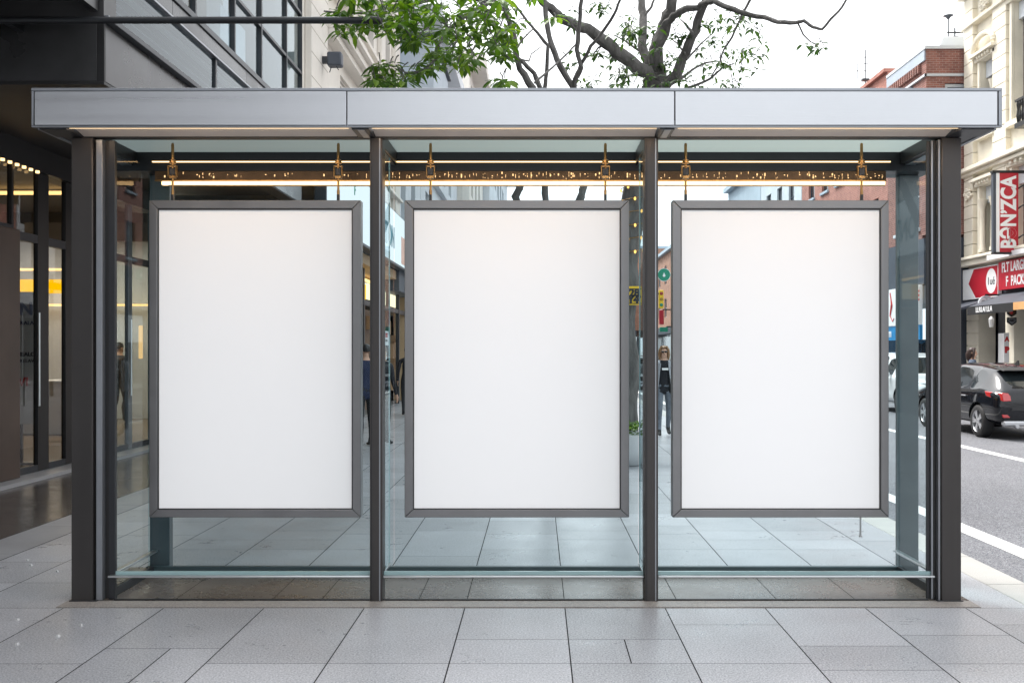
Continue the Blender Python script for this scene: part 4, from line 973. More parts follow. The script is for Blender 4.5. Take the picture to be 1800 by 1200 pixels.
# rooftop things
rt = thing('rooftop_plant', 'grey rooftop equipment box with a vent on top of the dark brick building', 'roof unit', (15.0, 34.5, 12.1))
q = MB(); q.prism([(14.1, 34.2, 12.1), (15.3, 34.2, 12.1), (15.2, 34.2, 12.7), (14.35, 34.2, 12.7)], (0, 1.2, 0)); q.build('hood', M['palegrey'], rt, bev=0.03)
q = MB(); q.box(14.25, 15.2, 34.17, 34.199, 12.2, 12.36); q.build('louvre', M['slate'], rt); q = MB(); q.box(15.35, 15.6, 34.2, 34.6, 12.1, 12.9); q.build('cabinet', M['slate'], rt)
at = thing('dish_mast', 'thin roof mast with a flat round dish on its tip above the brick building', 'antenna', (14.2, 34.2, 12.0))
zt = Z(28, 34.4); xa = X(1667, 34.4)
q = MB(); q.tube([(xa, 34.4, 12.68), (xa, 34.4, zt)], 0.02, 6); q.build('mast', M['mullion'], at)
q = MB(); q.lathe([(0.02, -0.14), (0.09, -0.05), (0.18, 0.0), (0.0, 0.035)], (xa, 34.4, zt), 'z', 18); q.build('dish', M['mullion'], at, smooth=True)
at = thing('cross_antenna', 'roof antenna with one wide crossbar beside the cream cornice', 'antenna', (15, 34.2, 12.5))
xa = X(1687, 34.0); zt = Z(43, 34.0)
q = MB(); q.tube([(xa, 34.4, 12.1), (xa, 34.4, zt)], 0.025, 6); q.tube([(xa - 0.27, 34.4, Z(51, 34)), (xa + 0.3, 34.4, Z(51, 34))], 0.03, 6); q.box(xa - 0.1, xa + 0.1, 34.3, 34.5, Z(64, 34), Z(59, 34)); q.build('mast', M['mullion'], at)

ob2 = thing('orange_brick_building', 'long orange red brick building above the white shop sign, right of the road', 'building', (13.4, 43.5, 0))
q = MB(); wo = [(a, a + 1.0, z, z + 1.7) for a in (38.0, 40.2, 42.4, 44.6, 46.8) for z in (5.9, 9.0)]
wall_cells(fk, q, 37.02, 49.0, 5.5, 12.25, wo, -0.35, 0); q.box(13.76, 22, 37.02, 48.98, 5.5, 12.25); q.build('wall', M['bricky'], ob2)
for o in wo: window(fk, ob2, *o, M['slate'], M['pane'], rec=-0.15, rows=2, sill=M['bluegrey'])
q = MB(); fk.box(q, 37.02, 49, 12.26, 12.4, -8, 0.15); q.build('parapet_coping', M['bricky'], ob2)
q = MB(); fk.box(q, 37.02, 49, 3.9, 5.49, -0.3, 0.02); q.build('shop_upper', M['slate'], ob2)
q = MB(); fk.box(q, 37.02, 49, 0, 2.0, -0.8, -0.6); q.build('shop_glass', M['pane'], ob2)
q = MB(); fk.box(q, 34.5, 34.62, 5.52, 11, 0.002, 0.1); q.build('downpipe', M['slate'], kb)
tv = thing('tv_antenna', 'tall thin television antenna with three small crossbars on the orange brick roof', 'antenna', (14.2, 40, 12.3))
xa = X(1521, 41.0); q = MB(); q.tube([(xa, 41, 12.4), (xa, 41, Z(88, 41))], 0.022, 6)
for yy, a, b in ((101, 16, 4), (125, 16, 6), (112, 3, 6)): q.tube([(xa - a * 41 / F, 41, Z(yy, 41)), (xa + b * 41 / F, 41, Z(yy, 41))], 0.014, 6)
q.tube([(X(1507, 41), 41, Z(140, 41)), (X(1507, 41), 41, Z(112, 41))], 0.014, 6); q.box(xa - 0.15, xa + 0.15, 40.9, 41.1, Z(143, 41), Z(139, 41)); q.build('mast', M['mullion'], tv)
sg = thing('storefront_sign', 'white shop sign panel with red lettering on the far side of the road', 'shop sign', (13.3, 35.5, 3.1))
q = MB(); fk.box(q, 33.6, 37.6, 2.52, 3.88, 0.022, 0.16); q.build('panel', M['signwhite'], sg, bev=0.01)
text('CKICE', 0.5, (13.4 - 0.165, 34.1, 3.5), 'west', M['redink'], sg, 0.01, sx=0.8); text('O\u2019', 0.5, (13.4 - 0.165, 36.95, 3.5), 'west', M['redink'], sg, 0.01)
q = MB(); q.tube([(13.235, 36.3, 3.75), (13.235, 36.12, 3.3), (13.235, 36.3, 2.9), (13.235, 36.05, 2.68), (13.235, 35.9, 2.8)], [0.03, 0.05, 0.03, 0.02, 0.015], 6); q.build('squiggle', M['redink'], sg)
bs = thing('blue_sign', 'narrow blue shop sign with a white diamond badge beneath the white sign', 'shop sign', (13.3, 35.5, 2.2))
q = MB(); fk.box(q, 33.6, 37.6, 1.98, 2.505, 0.022, 0.12); q.build('panel', M['blue'], bs)
text('Fm', 0.42, (13.4 - 0.124, 36.55, 2.24), 'west', M['signwhite'], bs, 0.012)
q = MB(); pts = [(13.4 - 0.121, 34.35 + 0.23 * math.cos(k * math.pi / 12), 2.245 + 0.23 * math.sin(k * math.pi / 12)) for k in range(24)]; q.prism(pts, (-0.006, 0, 0)); q.build('badge', mat('light_blue', (0.05, 0.4, 0.62), 0.4), bs)
q = MB(); q.prism([(13.4 - 0.1275, 34.35, 2.41), (13.4 - 0.1275, 34.21, 2.245), (13.4 - 0.1275, 34.35, 2.08), (13.4 - 0.1275, 34.49, 2.245)], (-0.004, 0, 0)); q.build('diamond', M['signwhite'], bs)

def right_block(name, label, y0, y1, h, m, wm, wins, gable=False, x=13.4):
    t = thing(name, label, 'building', (x, (y0 + y1) / 2, 0)); fc = Fac(x, -1)
    q = MB(); wall_cells(fc, q, y0, y1, 4.0, h, wins, -0.35, 0); q.box(x + 0.36, x + 9, y0 + 0.01, y1 - 0.01, 4.0, h); q.build('wall', m, t)
    q = MB(); fc.box(q, y0, y1, 0, 3.3, -0.9, -0.6); q.build('shopfront', M['pane'], t)
    q = MB(); fc.box(q, y0, y1, 3.3, 3.99, -0.6, 0.05); q.build('sign_band', M['slate'], t)
    q = MB(); fc.box(q, y0, y1, h + 0.002, h + 0.3, -9, 0.35); q.build('eaves', M['bluegrey'], t)
    for o in wins: window(fc, t, *o, wm, M['pane'], rec=-0.15, rows=2)
    return t
right_block('white_timber_house', 'pale white and blue house beyond the orange brick building', 49.1, 58.0, 12.2, M['palegrey'], M['slate'], [(a, a + 1.1, z, z + 1.8) for a in (50.5, 53, 55.5) for z in (5.5, 8.8)])
right_block('blue_gabled_house', 'blue grey house with dark eaves, last before the sky gap', 58.1, 68.0, 12.6, M['bluegrey'], M['palegrey'], [(a, a + 1.2, z, z + 1.8) for a in (59.5, 62.5, 65.5) for z in (5.5, 9)])
right_block('low_brick_terrace', 'low rust brick terrace in the distance on the right of the street', 68.2, 92.0, 9.0, M['brickfar'], M['palegrey'], [(a, a + 1.2, z, z + 1.8) for a in (70, 74, 78, 82, 86) for z in (5.3,)])
right_block('brown_corner_block', 'brown brick corner block with pale window frames far down the street on the right', 92.2, 118.0, 11.5, M['brickfar'], M['palegrey'], [(a, a + 1.6, z, z + 1.9) for a in (94, 99, 104, 109) for z in (5, 8.4)], x=13.2)
right_block('distant_brick_block', 'most distant brown block on the right at the end of the street', 118.2, 200.0, 14.0, M['brickfar'], M['slate'], [(a, a + 3, z, z + 2.2) for a in (124, 136, 148) for z in (5, 9)], x=11.5)

for (nm, lab, xa, xb, ya, yb, YY, mm) in (('blade_sign', 'small red blade sign far down the street, in the gap left of the right-hand board', 1159, 1167, 545, 570, 84, 'red'), ('blade_sign', 'small teal blade sign far down the street, just below the distant red one', 1160, 1174, 575, 583, 80, 'green')):
    t = thing(nm, lab, 'shop sign', (X(xa, YY), YY, Z(yb, YY)))
    q = MB(); q.box(X(xa, YY), X(xb, YY), YY, YY + 0.2, Z(yb, YY), Z(ya, YY)); q.build('panel', M[mm], t, bev=0.03)
    q = MB(); q.box(X(xb, YY) - 0.1, 13.42, YY + 0.05, YY + 0.15, Z(ya, YY) - 0.001, Z(ya, YY) + 0.1); q.build('bracket', M['gasket'], t)

# ------------------------------------------------------------------ trees
def leaf(mb, p, d, nrm, L_, W_, r):
    d = d.normalized(); s = d.cross(nrm)
    if s.length < 1e-3: s = d.cross(Vector((1, 0, 0)))
    s.normalize(); n = s.cross(d)
    dr = r.uniform(0.05, 0.28)
    def q(t, w, h): return p + d * (L_ * t) + s * (W_ * w) + n * (h * L_ - dr * L_ * t * t)
    vs = [q(0, 0, 0), q(0.30, -0.42, 0.05), q(0.30, 0, 0), q(0.30, 0.42, 0.05), q(0.62, -0.40, 0.05), q(0.62, 0, 0), q(0.62, 0.40, 0.05), q(1.0, 0, 0)]
    mb.add(vs, [(0, 2, 1), (0, 3, 2), (1, 2, 5, 4), (2, 3, 6, 5), (4, 5, 7), (5, 6, 7)])


def cluster(mb, tw, c, r, n, L_, out=None, wr=0.42):
    base = Vector(c); a0 = r.uniform(0, 6.28)
    for i in range(n):
        a = a0 + 6.283 * i / n + r.uniform(-0.4, 0.4)
        d = Vector((math.cos(a), math.sin(a) * 0.8, r.uniform(-0.85, 0.15)))
        if out is not None: d = d + Vector(out) * 0.5
        st = base + d.normalized() * L_ * r.uniform(0.08, 0.28)
        leaf(mb, st, d, Vector((r.uniform(-0.4, 0.4), r.uniform(-0.6, 0.1), 1)), L_ * r.uniform(0.7, 1.12), L_ * wr * r.uniform(0.8, 1.15), r)
    if tw is not None:
        e = base + Vector((r.uniform(-0.6, 0.6), r.uniform(-0.2, 0.6), r.uniform(0.3, 0.9))) * L_ * 1.3
        tw.tube([base, base * 0.5 + e * 0.5 + Vector((0, 0, 0.02)), e], [0.004, 0.006, 0.007], 5)


def px_branch(mb, pts, Yf, r0, r1, r, dz=0.0, seg=9, wob=0.12):
    """branch through measured points; depth runs from Yf[0] to Yf[1] so that limbs leave the trunk in all directions"""
    n = len(pts); P = []; R = []
    for i, (a, b) in enumerate(pts):
        t = i / (n - 1); Yv = Yf[0] + (Yf[1] - Yf[0]) * t
        P.append(Vector((X(a, Yv), Yv, Z(b, Yv)))); R.append(((r0 + (r1 - r0) * t)) * Yv / F)
    # subdivide with small kinks
    Q, S = [P[0]], [R[0]]
    for i in range(n - 1):
        for k in (1, 2, 3):
            t = k / 3.0; v = P[i].lerp(P[i + 1], t)
            if not (i == n - 2 and k == 3): v += Vector((r.uniform(-1, 1), r.uniform(-1, 1), r.uniform(-1, 1))) * R[i] * 0.22
            Q.append(v); S.append(R[i] + (R[i + 1] - R[i]) * t)
    mb.tube(Q, S, seg, wob=wob, rng=r)
    return Q


r = random.Random(11)
tr = thing('street_tree', 'forked street tree with sparse small leaves and a yellow plate on its trunk', 'tree', (X(1100, 14.3), 14.3, 0))
tb = MB(); lf = MB(); tw = MB()
YT = 14.3
px_branch(tb, [(1098, 806), (1099, 700), (1100, 540), (1104, 430), (1120, 310), (1138, 215), (1151, 155), (1152, 128)], (YT, YT), 25, 20, r, seg=14, wob=0.06)
limbs = [([(1145, 150), (1139, 129), (1093, 97), (1068, 76), (1039, 56), (1013, 43), (987, 32), (968, 16), (955, 3), (930, -25)], (YT, 13.2), 13, 5.5),
         ([(1148, 140), (1138, 110), (1127, 81), (1131, 48), (1129, 16), (1122, -20)], (YT, 15.2), 9.5, 6),
         ([(1152, 140), (1155, 84), (1168, 45), (1177, 19), (1186, -25)], (YT, 14.0), 13.5, 8.5),
         ([(1154, 175), (1168, 152), (1190, 129), (1206, 94), (1222, 52), (1235, 16), (1246, -20)], (YT, 13.6), 10.5, 6.5),
         ([(1167, 48), (1184, 29), (1200, 18), (1226, 14), (1242, 5), (1255, 3), (1281, 14), (1310, 24), (1342, 31), (1368, 39), (1400, 40)], (14.0, 12.6), 6.5, 3.6),
         ([(1400, 40), (1413, 37), (1429, 48), (1445, 52), (1461, 34), (1480, 13), (1494, -12)], (12.6, 12.2), 3.2, 1.6),
         ([(1330, -20), (1319, 0), (1306, 23), (1287, 65), (1271, 90), (1264, 113), (1250, 135)], (13.2, 13.6), 2.6, 1.2),
         ([(1402, 40), (1412, 61), (1425, 74), (1434, 78)], (12.6, 12.5), 1.6, 0.8),
         ([(1172, 152), (1195, 140), (1216, 123), (1242, 110), (1262, 108)], (14.0, 14.8), 3.2, 1.2),
         ([(1196, 160), (1216, 153), (1248, 139), (1271, 119), (1290, 112)], (14.0, 13.3), 3.0, 1.0),
         ([(1207, 105), (1232, 77), (1255, 57)], (13.7, 14.2), 2.0, 0.9),
         ([(1139, 100), (1115, 84), (1098, 72), (1080, 62)], (14.6, 15.2), 2.6, 0.9),
         ([(1068, 76), (1052, 84), (1040, 100)], (13.9, 14.4), 2.2, 0.9),
         ([(1132, 30), (1145, 12), (1152, -8)], (14.9, 15.0), 3, 1.5),
         ([(1218, 60), (1205, 42), (1196, 34)], (13.7, 14.3), 3.0, 1.0),
         ([(1205, 95), (1190, 76), (1176, 66)], (13.8, 14.8), 2.0, 0.8)]
for pts, yf, r0, r1 in limbs: px_branch(tb, pts, yf, r0, r1, r)
trunk = tb.build('trunk', M['bark'], tr, smooth=True)
spots = [(1105, 55, 3), (1120, 40, 4), (1110, 62, 3), (1200, 60, 4), (1190, 20, 3), (1198, 66, 4), (1240, 40, 5), (1252, 46, 4), (1290, 32, 5), (1300, 38, 4), (1322, 50, 3), (1298, 90, 6), (1310, 92, 5), (1330, 96, 4), (1322, 86, 5), (1240, 110, 4),
         (1270, 115, 4), (1284, 118, 4), (1180, 110, 5), (1170, 118, 5), (1210, 142, 5), (1220, 150, 5), (1100, 118, 5), (1096, 126, 5), (1092, 150, 5), (1105, 146, 4), (1165, 120, 5), (1060, 90, 5), (1066, 94, 4), (1055, 92, 3), (1035, 148, 4), (1050, 152, 4), (1025, 143, 4),
         (1290, 150, 5), (1302, 148, 4), (1000, 112, 3), (1005, 28, 4), (1045, 15, 4), (1056, 6, 5), (1066, 12, 5), (1090, 55, 4), (1098, 66, 5), (925, 58, 3), (1434, 80, 4), (1438, 78, 3), (1250, 72, 4), (1265, 76, 3), (1225, 92, 3), (1345, 68, 3), (1276, 92, 3),
         (1160, 140, 5), (1120, 150, 4), (1080, 140, 4), (1145, 92, 3), (1105, 42, 4), (1150, 60, 3), (1186, 60, 5), (1270, 24, 4), (1232, 12, 3), (1155, 110, 4), (1112, 70, 4), (1140, 60, 4), (1195, 96, 4), (1310, 108, 3), (1240, 128, 4), (1260, 140, 4), (1180, 148, 5)]
for (a, b, n) in spots:
    Yv = r.uniform(13.0, 15.2)
    for k in range(4):
        a2, b2 = a + r.gauss(0, 12), b + r.gauss(0, 9)
        cluster(lf, tw if k < 2 else None, (X(a2, Yv), Yv, Z(b2, Yv)), r, max(3, n + 1 - k), r.uniform(0.09, 0.16), wr=0.42)
for k in range(46):       # more of the crown above the picture's edge
    Yv = r.uniform(12.4, 16); a, b = r.uniform(960, 1330), r.uniform(-190, -15)
    cluster(lf, tw, (X(a, Yv), Yv, Z(b, Yv)), r, 5, r.uniform(0.1, 0.17), wr=0.42)
lf.build('crown', M['leaffar'], tr)
tag(tw.build('twigs', M['bark'], tr), kind='stuff')

r = random.Random(5)
t2 = thing('leafy_tree', 'slender many-stemmed tree whose leafy bough hangs over the roof left of the middle', 'tree', (X(965, 12.0), 12.0, 0))
tb = MB(); lf = MB(); tw = MB(); YT = 12.0
px_branch(tb, [(966, 845), (966, 700), (964, 560), (966, 470)], (YT, YT), 14, 12, r, seg=12)
stems = [([(966, 475), (1000, 400), (1022, 345), (1030, 310), (1022, 200), (1006, 152), (984, 116), (969, 77), (961, 39), (958, 0), (955, -40)], (YT, 12.8), 8, 4),
         ([(1010, 165), (1010, 145), (1021, 119), (1014, 87), (1019, 39), (1022, 0), (1026, -30)], (12.3, 11.8), 5, 3),
         ([(1010, 140), (1022, 113), (1039, 81), (1061, 55), (1080, 26), (1090, 0), (1098, -30)], (12.3, 11.4), 3.6, 2),
         ([(966, 475), (930, 400), (905, 345), (925, 300), (955, 200), (937, 155), (913, 120), (906, 90), (902, 58), (892, 30), (888, 0), (880, -40)], (YT, 11.2), 8, 3.6),
         ([(966, 470), (962, 400), (958, 340), (962, 250), (952, 160), (939, 129), (922, 112), (908, 100)], (YT, 12.6), 6.5, 3),
         ([(964, 300), (962, 200), (958, 155), (961, 129), (963, 80), (945, 58), (928, 40), (905, 8)], (12.2, 12.0), 4.5, 1.8),
         ([(940, 146), (958, 130), (977, 114), (1000, 92), (1018, 72)], (11.7, 12.2), 2.2, 1.2),
         ([(906, 90), (918, 70), (926, 62), (938, 50)], (11.4, 11.6), 2.0, 1.0),
         ([(905, 102), (930, 108), (934, 95), (952, 82)], (11.4, 12.0), 1.6, 0.8),
         ([(1018, 60), (1002, 40), (992, 25)], (12, 12), 1.6, 0.8),
         ([(890, 20), (868, 10), (848, -8), (832, -25)], (11.2, 10.3), 3.0, 2.0),
         ([(842, 0), (858, 22), (870, 48), (876, 66), (868, 84)], (9.9, 9.6), 3.2, 1.8),
         ([(892, 18), (850, 2), (800, -10), (740, 5), (690, 14), (640, 24), (600, 24), (570, 20)], (11.2, 9.0), 4.4, 1.3),
         ([(870, 0), (830, 20), (790, 50), (770, 80), (760, 110), (745, 124), (722, 128)], (10.6, 9.0), 3.8, 1.3),
         ([(872, 66), (866, 80), (884, 92), (896, 104)], (9.6, 9.4), 2.0, 1.2),
         ([(690, 14), (660, 28), (640, 40), (616, 42)], (9.6, 9.2), 2.0, 1.0),
         ([(742, 124), (728, 130), (712, 128), (700, 118), (682, 116), (664, 122)], (9.0, 8.9), 1.6, 0.9)]
for pts, yf, r0, r1 in stems: px_branch(tb, pts, yf, r0, r1, r, seg=8)
tb.build('trunk', M['bark'], t2, smooth=True)
areas = [(610, 900, -12, 22, 50), (690, 890, 16, 62, 50), (760, 895, 50, 92, 26), (895, 1000, -20, 40, 9), (705, 745, 55, 78, 13), (760, 836, 84, 118, 30), (560, 606, 16, 24, 6), (596, 636, 36, 58, 8), (655, 690, 112, 132, 8), (668, 708, 138, 150, 6),
         (690, 745, 110, 146, 12), (648, 664, 132, 140, 3), (868, 900, 82, 104, 9), (636, 690, 16, 50, 14), (748, 762, 108, 122, 3), (860, 905, 58, 84, 12), (870, 892, 138, 150, 6), (560, 900, -160, -20, 45), (655, 700, 38, 60, 8)]
for (a0, a1, b0, b1, n) in areas:
    for k in range(n):
        Yv = r.uniform(8.5, 10.3); a, b = r.uniform(a0, a1), r.uniform(b0, b1)
        cluster(lf, tw if r.random() < 0.6 else None, (X(a, Yv), Yv, Z(b, Yv)), r, r.choice((5, 6, 7)), r.uniform(0.10, 0.165), wr=0.46)
lf.build('crown', M['leafnear'], t2)
tag(tw.build('twigs', M['bark'], t2), kind='stuff')

# things on the first tree's trunk
fl_ = thing('fairy_lights', 'string of small golden fairy lights wound round the upper tree trunk', 'string lights', (X(1104, 14.3), 14.3, 2.8))
P = []; trunk_px = [(1104, 470), (1106, 420), (1120, 310), (1130, 260)]
for k in range(120):
    t = k / 119; py = 462 - 140 * t
    cxp = 1103 + (462 - py) * 0.11 if py > 310 else 1120
    an = t * 6.283 * 6
    P.append((X(cxp, 14.3) + 0.215 * math.cos(an), 14.3 + 0.215 * math.sin(an), Z(py, 14.3)))
q = MB(); q.tube(P, 0.007, 5); q.build('wire', M['brass'], fl_)
for k in range(4, 118, 3):
    q = MB(); q.ball((P[k][0] * 1.0, P[k][1] - 0.01, P[k][2] - 0.015), (0.017, 0.017, 0.026), 8, 6); q.build('bulb', M['leddot2'], fl_)
yp = thing('yellow_plate', 'yellow plate with two rows of black characters strapped to the tree trunk', 'sign', (X(1114, 14.0), 14.02, 2.4))
q = MB(); q.box(X(1101, 14.0), X(1128, 14.0), 14.0, 14.03, Z(536, 14), Z(503, 14)); q.build('plate', M['yellow'], yp, bev=0.004)
q = MB(); q.box(X(1101, 14) + 0.006, X(1128, 14) - 0.006, 13.997, 13.9995, Z(508.5, 14), Z(507, 14)); q.box(X(1101, 14) + 0.006, X(1128, 14) - 0.006, 13.997, 13.9995, Z(534, 14), Z(532.5, 14)); q.build('rule', M['ink'], yp)
text('28', 0.15, (X(1115, 14), 13.996, Z(515, 14)), 'front', M['ink'], yp, 0.008); text('Y4\u2019', 0.14, (X(1115, 14), 13.996, Z(527, 14)), 'front', M['ink'], yp, 0.010)
pt = thing('planter', 'white bowl planter with a low green shrub beside the tree trunk', 'planter', (X(1106, 13.7), 13.7, 0))
q = MB(); q.lathe([(0.22, 0), (0.25, 0.02), (0.36, 0.2), (0.41, 0.40), (0.42, 0.44), (0.38, 0.44), (0.36, 0.38), (0.0, 0.36)], (X(1100, 13.7), 13.7, 0), 'z', 36); q.build('bowl', M['potw'], pt, smooth=True)
sb = MB()
for k in range(90):
    a = r.uniform(0, 6.28); d = r.uniform(0, 0.34)
    cluster(sb, None, (X(1100, 13.7) + d * math.cos(a), 13.7 + d * math.sin(a), 0.42 + r.uniform(0, 0.17)), r, 4, 0.085, out=(0, 0, 1.4), wr=0.5)
sb.build('shrub', M['leafnear'], pt)

# hanging round green sign, traffic signal
gs = thing('round_green_sign', 'round green sign with a white drop hanging from a thin pole over the pavement', 'sign', (X(1196, 20), 20, 0))
gx, gz, gr_ = X(1167, 20), Z(483, 20), 11.5 * 20 / F
q = MB(); q.tube([(X(1196, 20), 20.05, 0), (X(1196, 20), 20.05, gz + 0.2)], 0.035, 10); q.tube([(X(1196, 20), 20.05, gz), (gx + 0.05, 20.05, gz)], 0.02, 8); q.build('pole', M['frame'], gs)
q = MB(); q.lathe([(0, -0.02), (gr_, -0.02), (gr_, 0.02), (0, 0.02)], (gx, 20, gz), 'y', 28); q.build('rim', M['signwhite'], gs)
q = MB(); q.lathe([(0, -0.025), (gr_ * 0.93, -0.025), (gr_ * 0.93, -0.021), (0, -0.021)], (gx, 20, gz), 'y', 28); q.build('disc', M['green'], gs)
q = MB(); dp = [(gx + 0.028 * math.sin(t_), 19.974, gz - 0.018 - 0.028 * math.cos(t_)) for t_ in [(-2.3 + 4.6 * k / 14) for k in range(15)]]; q.prism([(gx, 19.974, gz + 0.05)] + dp[::-1], (0, -0.004, 0)); q.build('drop', M['signwhite'], gs)
tl = thing('traffic_signal', 'yellow traffic signal head on a dark pole farther up the street', 'traffic light', (X(1150, 34), 34, 0))
q = MB(); q.tube([(X(1147, 34), 34, 0), (X(1147, 34), 34, 4.3)], 0.06, 10); q.tube([(X(1147, 34), 34, 3.6), (X(1160, 34), 34, 3.6)], 0.03, 8); q.build('pole', M['frame'], tl)
q = MB(); q.box(X(1158, 34), X(1166, 34), 33.9, 34.1, Z(542, 34), Z(510, 34)); q.build('housing', M['yellow'], tl, bev=0.02)
for k, c in enumerate(((0.3, 0.03, 0.03), (0.35, 0.2, 0.02), (0.02, 0.25, 0.15))):
    q = MB(); q.ball((X(1162, 34), 33.895, Z(516 + 10 * k, 34)), (0.06, 0.02, 0.06), 10, 6); q.build('lens', mat('lens', c, 0.3), tl)

# ------------------------------------------------------------------ cars
def evaluated(o):
    dg = bpy.context.evaluated_depsgraph_get(); dg.update()
    return bpy.data.meshes.new_from_object(o.evaluated_get(dg), preserve_all_data_layers=True, depsgraph=dg)


def make_car(name, label, loc, rz, paint, suv=False, glass=None, group=None):
    """front at +y in its own coordinates"""
    if suv:
        #      y     zb   wb   ws   zbelt  wr    zr
        ST = [(-2.22, .40, .62, .74, .86, .66, .98, 0), (-2.16, .34, .76, .86, .96, .72, 1.10, 0), (-2.02, .30, .80, .90, 1.00, .68, 1.45, 3), (-1.78, .28, .82, .91, 1.01, .66, 1.62, 0), (-1.70, .28, .82, .91, 1.01, .66, 1.64, 1),
              (-1.0, .26, .83, .92, 1.01, .66, 1.68, 1), (-.90, .26, .83, .92, 1.01, .66, 1.68, 0), (-.82, .26, .83, .92, 1.01, .66, 1.68, 1), (.05, .26, .83, .92, 1.00, .65, 1.67, 1), (.13, .26, .83, .92, 1.00, .65, 1.66, 0), (.20, .26, .83, .92, 1.00, .65, 1.65, 1),
              (.62, .26, .83, .92, .99, .62, 1.58, 1), (.72, .26, .83, .92, .99, .61, 1.55, 2), (1.28, .27, .83, .92, 1.0, .72, 1.10, 0), (1.42, .27, .83, .92, .97, .74, 1.05, 0), (1.95, .28, .80, .89, .88, .70, .96, 0), (2.14, .32, .74, .82, .76, .64, .84, 0), (2.22, .38, .62, .72, .62, .55, .66, 0)]
    else:
        ST = [(-2.14, .42, .58, .70, .72, .62, .80, 0), (-2.10, .34, .74, .83, .84, .68, .96, 0), (-2.00, .28, .78, .88, .92, .70, 1.03, 3), (-1.50, .26, .80, .895, .955, .60, 1.36, 0), (-1.40, .25, .80, .90, .96, .59, 1.39, 1),
              (-.98, .24, .81, .90, .95, .59, 1.445, 1), (-.92, .24, .81, .90, .95, .59, 1.45, 0), (-.84, .24, .81, .90, .95, .59, 1.46, 1), (-.06, .24, .81, .90, .93, .60, 1.49, 1), (.02, .24, .81, .90, .93, .60, 1.485, 0), (.10, .24, .81, .90, .93, .60, 1.48, 1),
              (.52, .24, .81, .90, .92, .58, 1.42, 1), (.62, .24, .81, .90, .92, .57, 1.39, 2), (1.22, .25, .81, .90, .92, .70, 1.00, 0), (1.36, .25, .81, .90, .90, .72, .95, 0), (1.92, .27, .78, .87, .80, .68, .84, 0), (2.12, .32, .70, .79, .68, .60, .72, 0), (2.20, .38, .56, .66, .54, .5, .57, 0)]
    vs = []; n = len(ST)
    for (y, zb, wb, ws, zk, wr, zr, k) in ST:
        half = [(0, zb), (wb, zb), (ws - .01, zb + .16), (ws, (zb + zk) * .5 + .06), (ws - .025, zk - .02), (ws - .05, zk + .01), (wr + .03, zr - .09), (wr - .06, zr - .015), (0, zr)]
        ring = half + [(-x_, z_) for x_, z_ in half[-2:0:-1]]
        vs += [(x_, y, z_) for x_, z_ in ring]
    m_ = 16; fs = []; mi = []
    for i in range(n - 1):
        kind = ST[i][7]
        for j in range(m_):
            j2 = (j + 1) % m_
            fs.append((i * m_ + j, i * m_ + j2, (i + 1) * m_ + j2, (i + 1) * m_ + j))
            side = j in (5, 10); top = j in (7, 8)
            g_ = 0
            if kind == 1 and side: g_ = 1
            if kind == 2 and top: g_ = 2
            if kind == 3 and top: g_ = 3
            mi.append(g_)
    fs.append(tuple(range(m_))[::-1]); mi.append(0); fs.append(tuple(range((n - 1) * m_, n * m_))); mi.append(0)
    me = bpy.data.meshes.new('body'); me.from_pydata(vs, [], fs)
    dk = M['gasket']
    for mm_ in (paint, M['carglass'], M['carglass'], M['carglass'], dk): me.materials.append(mm_)
    for p_, k_ in zip(me.polygons, mi): p_.material_index = k_
    bm = bmesh.new(); bm.from_mesh(me); bmesh.ops.recalc_face_normals(bm, faces=bm.faces)
    cl = bm.edges.layers.float.get('crease_edge') or bm.edges.layers.float.new('crease_edge')
    for e in bm.edges:
        ks = {f_.material_index for f_ in e.link_faces}
        if len(ks) > 1: e[cl] = 0.85
    bm.to_mesh(me); bm.free()
    ob_ = bpy.data.objects.new('body', me); C.objects.link(ob_)
    s_ = ob_.modifiers.new('s', 'SUBSURF'); s_.levels = 2; s_.render_levels = 2
    ax = (-1.32, 1.33); wr_ = 0.345 if suv else 0.325
    cut = MB()
    for a in ax:
        for sx in (-1, 1):
            cut.lathe([(0, 0), (wr_ + 0.055, 0), (wr_ + 0.055, 0.30), (0, 0.30)], (0.66 if sx > 0 else -0.96, a, wr_ + 0.005), 'x', 28)
    co = cut.build('cutter', dk)
    bo = ob_.modifiers.new('b', 'BOOLEAN'); bo.operation = 'DIFFERENCE'; bo.object = co; bo.solver = 'EXACT'
    try: bo.material_mode = 'TRANSFER'
    except Exception: pass
    em = evaluated(ob_)
    bpy.data.objects.remove(ob_); bpy.data.objects.remove(co)
    t = thing(name, label, 'car', loc, group, rz)
    names = [ms_.name if ms_ else '' for ms_ in em.materials]
    def piece(sel, nm, mats, solid=0.0):
        bm_ = bmesh.new(); bm_.from_mesh(em)
        bmesh.ops.delete(bm_, geom=[f_ for f_ in bm_.faces if not sel(f_)], context='FACES')
        if not bm_.faces: bm_.free(); return None
        m2 = bpy.data.meshes.new(nm); bm_.to_mesh(m2); bm_.free()
        for mm_ in mats: m2.materials.append(mm_)
        m2.polygons.foreach_set('use_smooth', [True] * len(m2.polygons))
        try: m2.set_sharp_from_angle(angle=rad(38))
        except Exception: pass
        o_ = bpy.data.objects.new(nm, m2); C.objects.link(o_); o_.parent = t
        return o_
    gl_i = {1, 2, 3}
    body = piece(lambda f_: f_.material_index not in gl_i, 'body', [paint, dk, dk, dk, dk])
    for p_ in body.data.polygons: p_.material_index = 4 if p_.material_index >= 4 else 0
    for sx in (-1, 1):
        for (a, b) in ((-1.8, -.93), (-.93, .06), (.06, .9)):
            o_ = piece(lambda f_: f_.material_index == 1 and f_.calc_center_median().x * sx > 0 and a <= f_.calc_center_median().y < b, 'side_window', [M['carglass']])
            if o_:
                for p_ in o_.data.polygons: p_.material_index = 0
